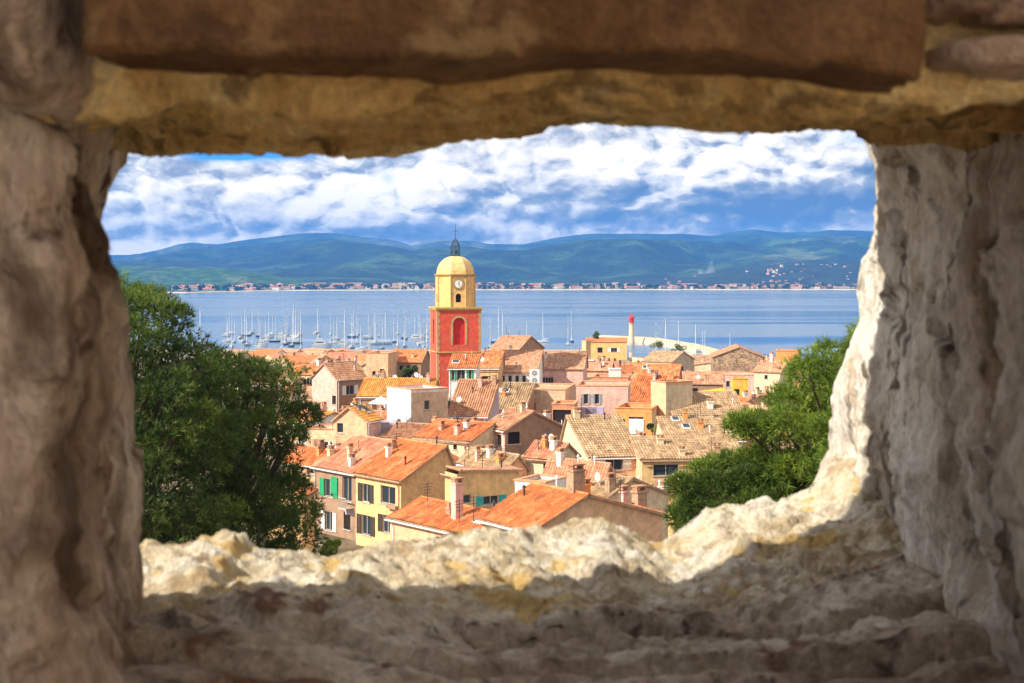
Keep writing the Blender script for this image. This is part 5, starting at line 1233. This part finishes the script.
# right jamb -------------------------------------------------------
RJ = [(60, 868), (128, 868), (160, 880), (195, 885), (240, 878), (290, 861), (320, 862), (350, 849), (390, 830), (420, 827), (450, 828), (470, 815), (485, 806), (500, 796), (540, 790), (683, 790)]
RJ = [(a_, b_ + 8) for a_, b_ in RJ]
RI = [(60, 864), (128, 866), (160, 880), (195, 887), (250, 889), (350, 886), (450, 886), (500, 884), (560, 886), (683, 886)]
def warpR(x, y, z):
    # y runs .84 .. 1.86
    t_ = (y - .84) / 1.02; k = 1 - sstep(.42, .70, x)
    row_o = HOR - z / 1.80 * F; row_i = HOR - z / 1.60 * F
    xo = (interp(row_o, RJ) - 512) / F * 1.82; xi = (interp(row_i, RI) - 512) / F * 1.60; xin = .385 + .02 * math.sin(z * 9)
    if y < 1.60: edge = lerp(xin, xi, sstep(.84, 1.60, y))
    else: edge = lerp(xi, xo, ((y - 1.60) / .26) ** 1.15)
    top = sstep(.05, .17, z) * (1 - sstep(1.0, 1.5, y)); edge -= 0.10 * top ** 2 * 0
    X = x + (edge - .42) * k
    yo = y + (X - .42) * .53 * sstep(1.3, 1.86, y)
    v = (X, yo, z); a = N3(v, 5, 4, 1.) * .010 + N3(v, 24, 5, 5.) * .006 + N3(v, 62, 4, 5.) * .0035 + facet(v, 11, 1.) * .012 + facet(v, 30, 4.) * .0045
    # vertical cracks
    a -= .035 * math.exp(-((y - 1.245 - .02 * math.sin(z * 17)) / .010) ** 2) * sstep(.15, .09, z) * sstep(-.20, -.10, z)
    a -= .05 * math.exp(-((y - 1.27) / .05) ** 2 - ((z + .265) / .03) ** 2)
    X -= a * k * (1 - .4 * sstep(1.7, 1.86, y)); yo += N3(v, 7, 4, 9.) * .012
    return loc(X, yo, z)
rock_box('jamb', axis(.42, .62, .007, .42, 2.2), axis(.84, 1.86, .0085, .84, 1.86), zax, warpR, 'jamb_grey', wallr)
# ceiling layers ---------------------------------------------------
CE = [(60, 158), (125, 158), (185, 158), (230, 152), (300, 153), (400, 153), (440, 151), (480, 141), (510, 135), (560, 127), (700, 127), (860, 127), (875, 130), (960, 132)]
CE = [(a_, b_ - 12) for a_, b_ in CE]
def warpC(x, y, z):
    # y .86 .. 1.45, z .12 (underside) .. 1.6
    t_ = (y - .86) / .59; k = 1 - sstep(.12, .30, z)
    oy = 1.22 + (x + .35) * .53 + .15 * sstep(.18, .36, x); yo = lerp(.86 + min(0, x + .5) * .53, oy, t_); px = 512 + F * x / max(oy, .2)
    zo = (HOR - interp(px, CE)) / F * oy; zi = .128
    v = (x, yo, z)
    lay = N3((x * .35, yo * 2.4, 0), 9, 5, 2.); step = math.tanh(lay * 5) * .010          # ledges that run along the wall
    bed = lerp(zi, zo, sstep(.2, 1, t_))
    Z = z + (bed - .12) * k + k * (step + N3((x * .5, yo, 0), 16, 5, 4.) * .010 + N3((x * .6, yo * 1.5, 0), 45, 4, 4.) * .004 + facet((x * .4, yo * 1.3, 0), 15, 2.) * .012 + facet((x * .5, yo * 1.3, 0), 38, 6.) * .004) * (1 - .75 * sstep(.85, 1, t_))
    Z -= k * .012 * (1 - sstep(0, .10, t_))
    yo += N3(v, 9, 4, 6.) * .012
    return loc(x, yo, Z)
rock_box('lintel_stone', axis(-.40, .56, .006, -2.0, 2.0), axis(.86, 1.45, .0065, .86, 1.45), axis(.12, .16, .01, .12, 1.55), warpC, 'ceiling_stone', wallr)
# smooth beam on the inner face -------------------------------------
def warpB(x, y, z):
    v = (x, y, z); r_ = .012; kz = 1 - sstep(.122, .122 + r_ * 2, z)
    yo = y + (.004 * kz if y < .80 else 0) + N3(v, 5, 3, 2.) * .004 + facet(v, 9, 2.) * .003 * (y < .85); Z = z + N3((x, 0, 0), 7, 4) * .005 * (z < .2) + facet((x, y, 0), 22, 3.) * .0035 * (z < .2) + (x * .0) - .01 * sstep(.1, .25, x) * (z < .2)
    X = x + (N3((0, y, z), 10, 3) * .008 if abs(x) > .2 else 0)
    return loc(X, yo, Z)
rock_box('beam', list(np.arange(-.234, .2281, .0077)), list(np.arange(.78, .90, .01)), axis(.122, .22, .006, .122, .62), warpB, 'beam', wallr)
# stones beside the beam's right end, and the wall above the left ----
def blobstone(cx, cy, cz, rx, ry, rz_, mat, seed, pw=.45, n=34, am=1.):
    V = []; Fc = []
    for j in range(n + 1):
        ph = -math.pi / 2 + math.pi * j / n
        for i in range(2 * n):
            th = math.pi * i / n; c_ = [math.cos(ph) * math.cos(th), math.cos(ph) * math.sin(th), math.sin(ph)]
            q = [math.copysign(abs(u) ** pw, u) for u in c_]; v = Vector((cx + rx * q[0], cy + ry * q[1], cz + rz_ * q[2]))
            a = (N3(v, 11, 5, seed) * .012 + N3(v, 40, 4, seed) * .005 + facet(v, 16, seed) * .008) * am; v += Vector(c_) * a; V.append(loc(*v))
    for j in range(n):
        for i in range(2 * n): Fc.append((j * 2 * n + i, j * 2 * n + (i + 1) % (2 * n), (j + 1) * 2 * n + (i + 1) % (2 * n), (j + 1) * 2 * n + i))
    return link('corner_stone', mesh('corner_stone', V, Fc, [mat], smooth=True), wallr)
rockmat('pink_stone', (.26, .15, .10), (.46, .30, .21), (.66, .50, .38), (.12, .06, .04), .5, None, .8, 1.)
blobstone(.385, .88, .170, .145, .07, .024, 'pink_stone', 1., am=.6)
blobstone(.42, .885, .130, .175, .07, .0125, 'pink_stone', 2., am=.45)
blobstone(-.318, .86, .150, .068, .075, .055, 'jamb_stone', 6., .5)
blobstone(-.33, .86, .235, .085, .075, .04, 'jamb_stone', 7., .5)
blobstone(.50, .90, .29, .22, .08, .070, 'pink_stone', 4.)
blobstone(.52, .93, .080, .16, .10, .040, 'jamb_grey', 3.)
blobstone(-.47, .80, .19, .09, .08, .09, 'pink_stone', 5.)
# sill ---------------------------------------------------------------
CR = [(60, 540), (130, 536), (175, 541), (200, 536), (245, 530), (256, 545), (300, 545), (330, 551), (350, 550), (370, 539), (420, 533), (460, 529), (500, 526), (560, 521), (600, 515), (625, 524), (640, 531), (655, 541), (672, 534), (690, 524), (705, 508), (720, 504), (760, 500), (790, 497), (800, 492), (815, 480), (830, 452), (860, 440), (950, 440)]
def yout(x): return 1.46 + (x + .35) * .46
def sill_z(x, Y, v_):
    yo = yout(x); px = 512 + F * x / yo; zc = -(interp(px, CR) - HOR) / F * yo
    zin = -.270 - .034 * sstep(-.32, -.02, x) + .004 * sstep(.2, .4, x)
    z = lerp(zin, zc, sstep(.72, 1.0, v_)); dip = -.028 * math.exp(-((v_ - .74) / .14) ** 2) * sstep(-.2, .05, x) * (1 - sstep(.22, .4, x))
    z += dip
    q = Vector((x, Y, 0)); big = (N3(q, 6, 5, 3.) * .006 + facet((x * .6, Y, 0), 11, 2.) * .0055 + facet((x, Y, 0), 30, 7.) * .0025) * (1 - sstep(.85, 1, v_)); lay = math.tanh(N3((x * .45, Y * 1.6, 0), 11, 5, 8.) * 4) * .009 * (1 - sstep(.6, .8, v_))
    dd, _ = noise.voronoi(Vector((x * 11, Y * 13, 0)) + Vector((N3(q, 9, 2, 1.), N3(q, 9, 2, 5.), 0)) * .5)
    rub = N3(q, 62, 4, 6.) * .0055 * sstep(.6, .75, v_) + N3(q, 15, 6, 3.) * .005 * sstep(.66, .8, v_) * (1 - .5 * sstep(.93, 1, v_)) + (min(.5, dd[1] - dd[0]) - .22) * .012 * sstep(.62, .74, v_) + facet((x, Y, 0), 17, 5.) * .0045 * sstep(.62, .74, v_) * (1 - .5 * sstep(.93, 1, v_)) + facet((x, Y, 0), 44, 8.) * .003 * sstep(.62, .8, v_)
    for (yb, hb, sd_) in ((1.335, .016, 1.), (1.21, .020, 5.), (1.09, .014, 9.)):      # broken edges of the slabs
        e = Y - yb - .045 * noise.noise((x * 5, sd_, 0)) - .018 * noise.noise((x * 17, sd_, 3)) - .1 * x * (1 if sd_ != 5. else -.6); on = sstep(-.25, .15, noise.noise((x * 3.1, sd_ * 2, 7)) + .1)
        z -= hb * on * (1 - sstep(-.004, .010, e)) * math.exp(-max(0, -e) / .09); z -= .022 * on * math.exp(-((e + .006) / .006) ** 2)
    return z + big + lay * .6 + rub + N3(q, 30, 5, 2.) * .0025
SHADE_SPLIT = .79  # brown sill stone meets pale rubble near the sun's edge, painting in shade
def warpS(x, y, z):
    v_ = (y - .35) / 1.1 * SHADE_SPLIT; Y = .35 + (yout(x) - .35) * v_; k = sstep(-.6, -.30, z)
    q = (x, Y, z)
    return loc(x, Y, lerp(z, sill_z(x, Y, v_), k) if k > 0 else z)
rock_box('sill', axis(-.46, .62, .0062, -2.1, 2.1), list(np.linspace(.35, 1.0, 20)) + list(np.linspace(1.006, 1.45, 62)), [-1.6, -1.1, -.6, -.45, -.30], warpS, 'shaded_sill_stone', wallr)
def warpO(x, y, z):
    s = (y - 1.0); v_ = SHADE_SPLIT - .012 + (1.012 - SHADE_SPLIT) * s; Y = .35 + (yout(x) - .35) * v_; k = sstep(-.6, -.30, z)
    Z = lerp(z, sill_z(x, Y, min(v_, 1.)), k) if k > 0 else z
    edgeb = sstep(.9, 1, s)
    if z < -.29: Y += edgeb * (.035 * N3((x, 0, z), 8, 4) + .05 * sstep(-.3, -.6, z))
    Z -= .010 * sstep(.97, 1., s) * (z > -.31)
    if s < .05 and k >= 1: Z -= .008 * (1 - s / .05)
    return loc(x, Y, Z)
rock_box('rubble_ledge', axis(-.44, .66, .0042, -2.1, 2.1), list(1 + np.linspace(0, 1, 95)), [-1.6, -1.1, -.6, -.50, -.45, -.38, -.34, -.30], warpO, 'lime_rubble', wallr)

# unseen side wall added left of the camera to shade the inner faces
sw = empty('shade_wall', (-2.1, -2., EYE - 1.7)); tag(sw, 'plain stone side wall added out of view to keep sun off the inner face', 'stone wall')
mb = MB(); mb.box(-.35, .35, -3.5, 2.05, -.5, 3.75); mb.box(-.42, .42, -3.6, 2.02, 3.753, 3.85); mb.build('masonry', 'jamb_stone', sw)

bnc = empty('bounce_block', (5.5, -4, EYE - 2)); tag(bnc, 'pale limestone block added behind the viewer to bounce sunlight, out of view', 'bounce block')  # unseen block added to bounce warm sun onto the stone frame
mb = MB(); mb.box(0, 7, -7, 3.2, -2, 8); mb.box(-.2, 7.2, -7.2, 3.4, 8.003, 8.4)
for k in range(6): mb.box(-.2, .4, -7.2 + k * 1.9, -6.2 + k * 1.9, 8.403, 9.4)
mb.build('masonry', 'lime_rubble', bnc)
flatmat('bounce_paving', (.62, .54, .42), .9, var=.15, sc=.8)
mb = MB(); mb.box(-14, 5.4, -16, .55, EYE - 2.6, EYE - 1.56); tag(mb.build('bounce_floor', 'bounce_paving'), kind='structure')  # pale floor added behind the camera to bounce sun back

# ------------------------------------------------------------------ the air
m = bpy.data.materials.new('haze'); m.use_nodes = True; t = NT(m.node_tree); t.n.remove(t.n['Principled BSDF']); pv = t.n.new('ShaderNodeVolumePrincipled')
pv.inputs['Color'].default_value = (.09, .36, 1., 1); pv.inputs['Density'].default_value = 9e-5; pv.inputs['Anisotropy'].default_value = 0.
t.l.new(pv.outputs[0], t.n['Material Output'].inputs['Volume']); MATS['haze'] = m
mb = MB(); mb.box(-15500, 15500, -1600, 12100, -7, 470); o = mb.build('haze', 'haze'); tag(o, kind='stuff', label='thin blue haze over the bay and the far mountains', cat='haze')
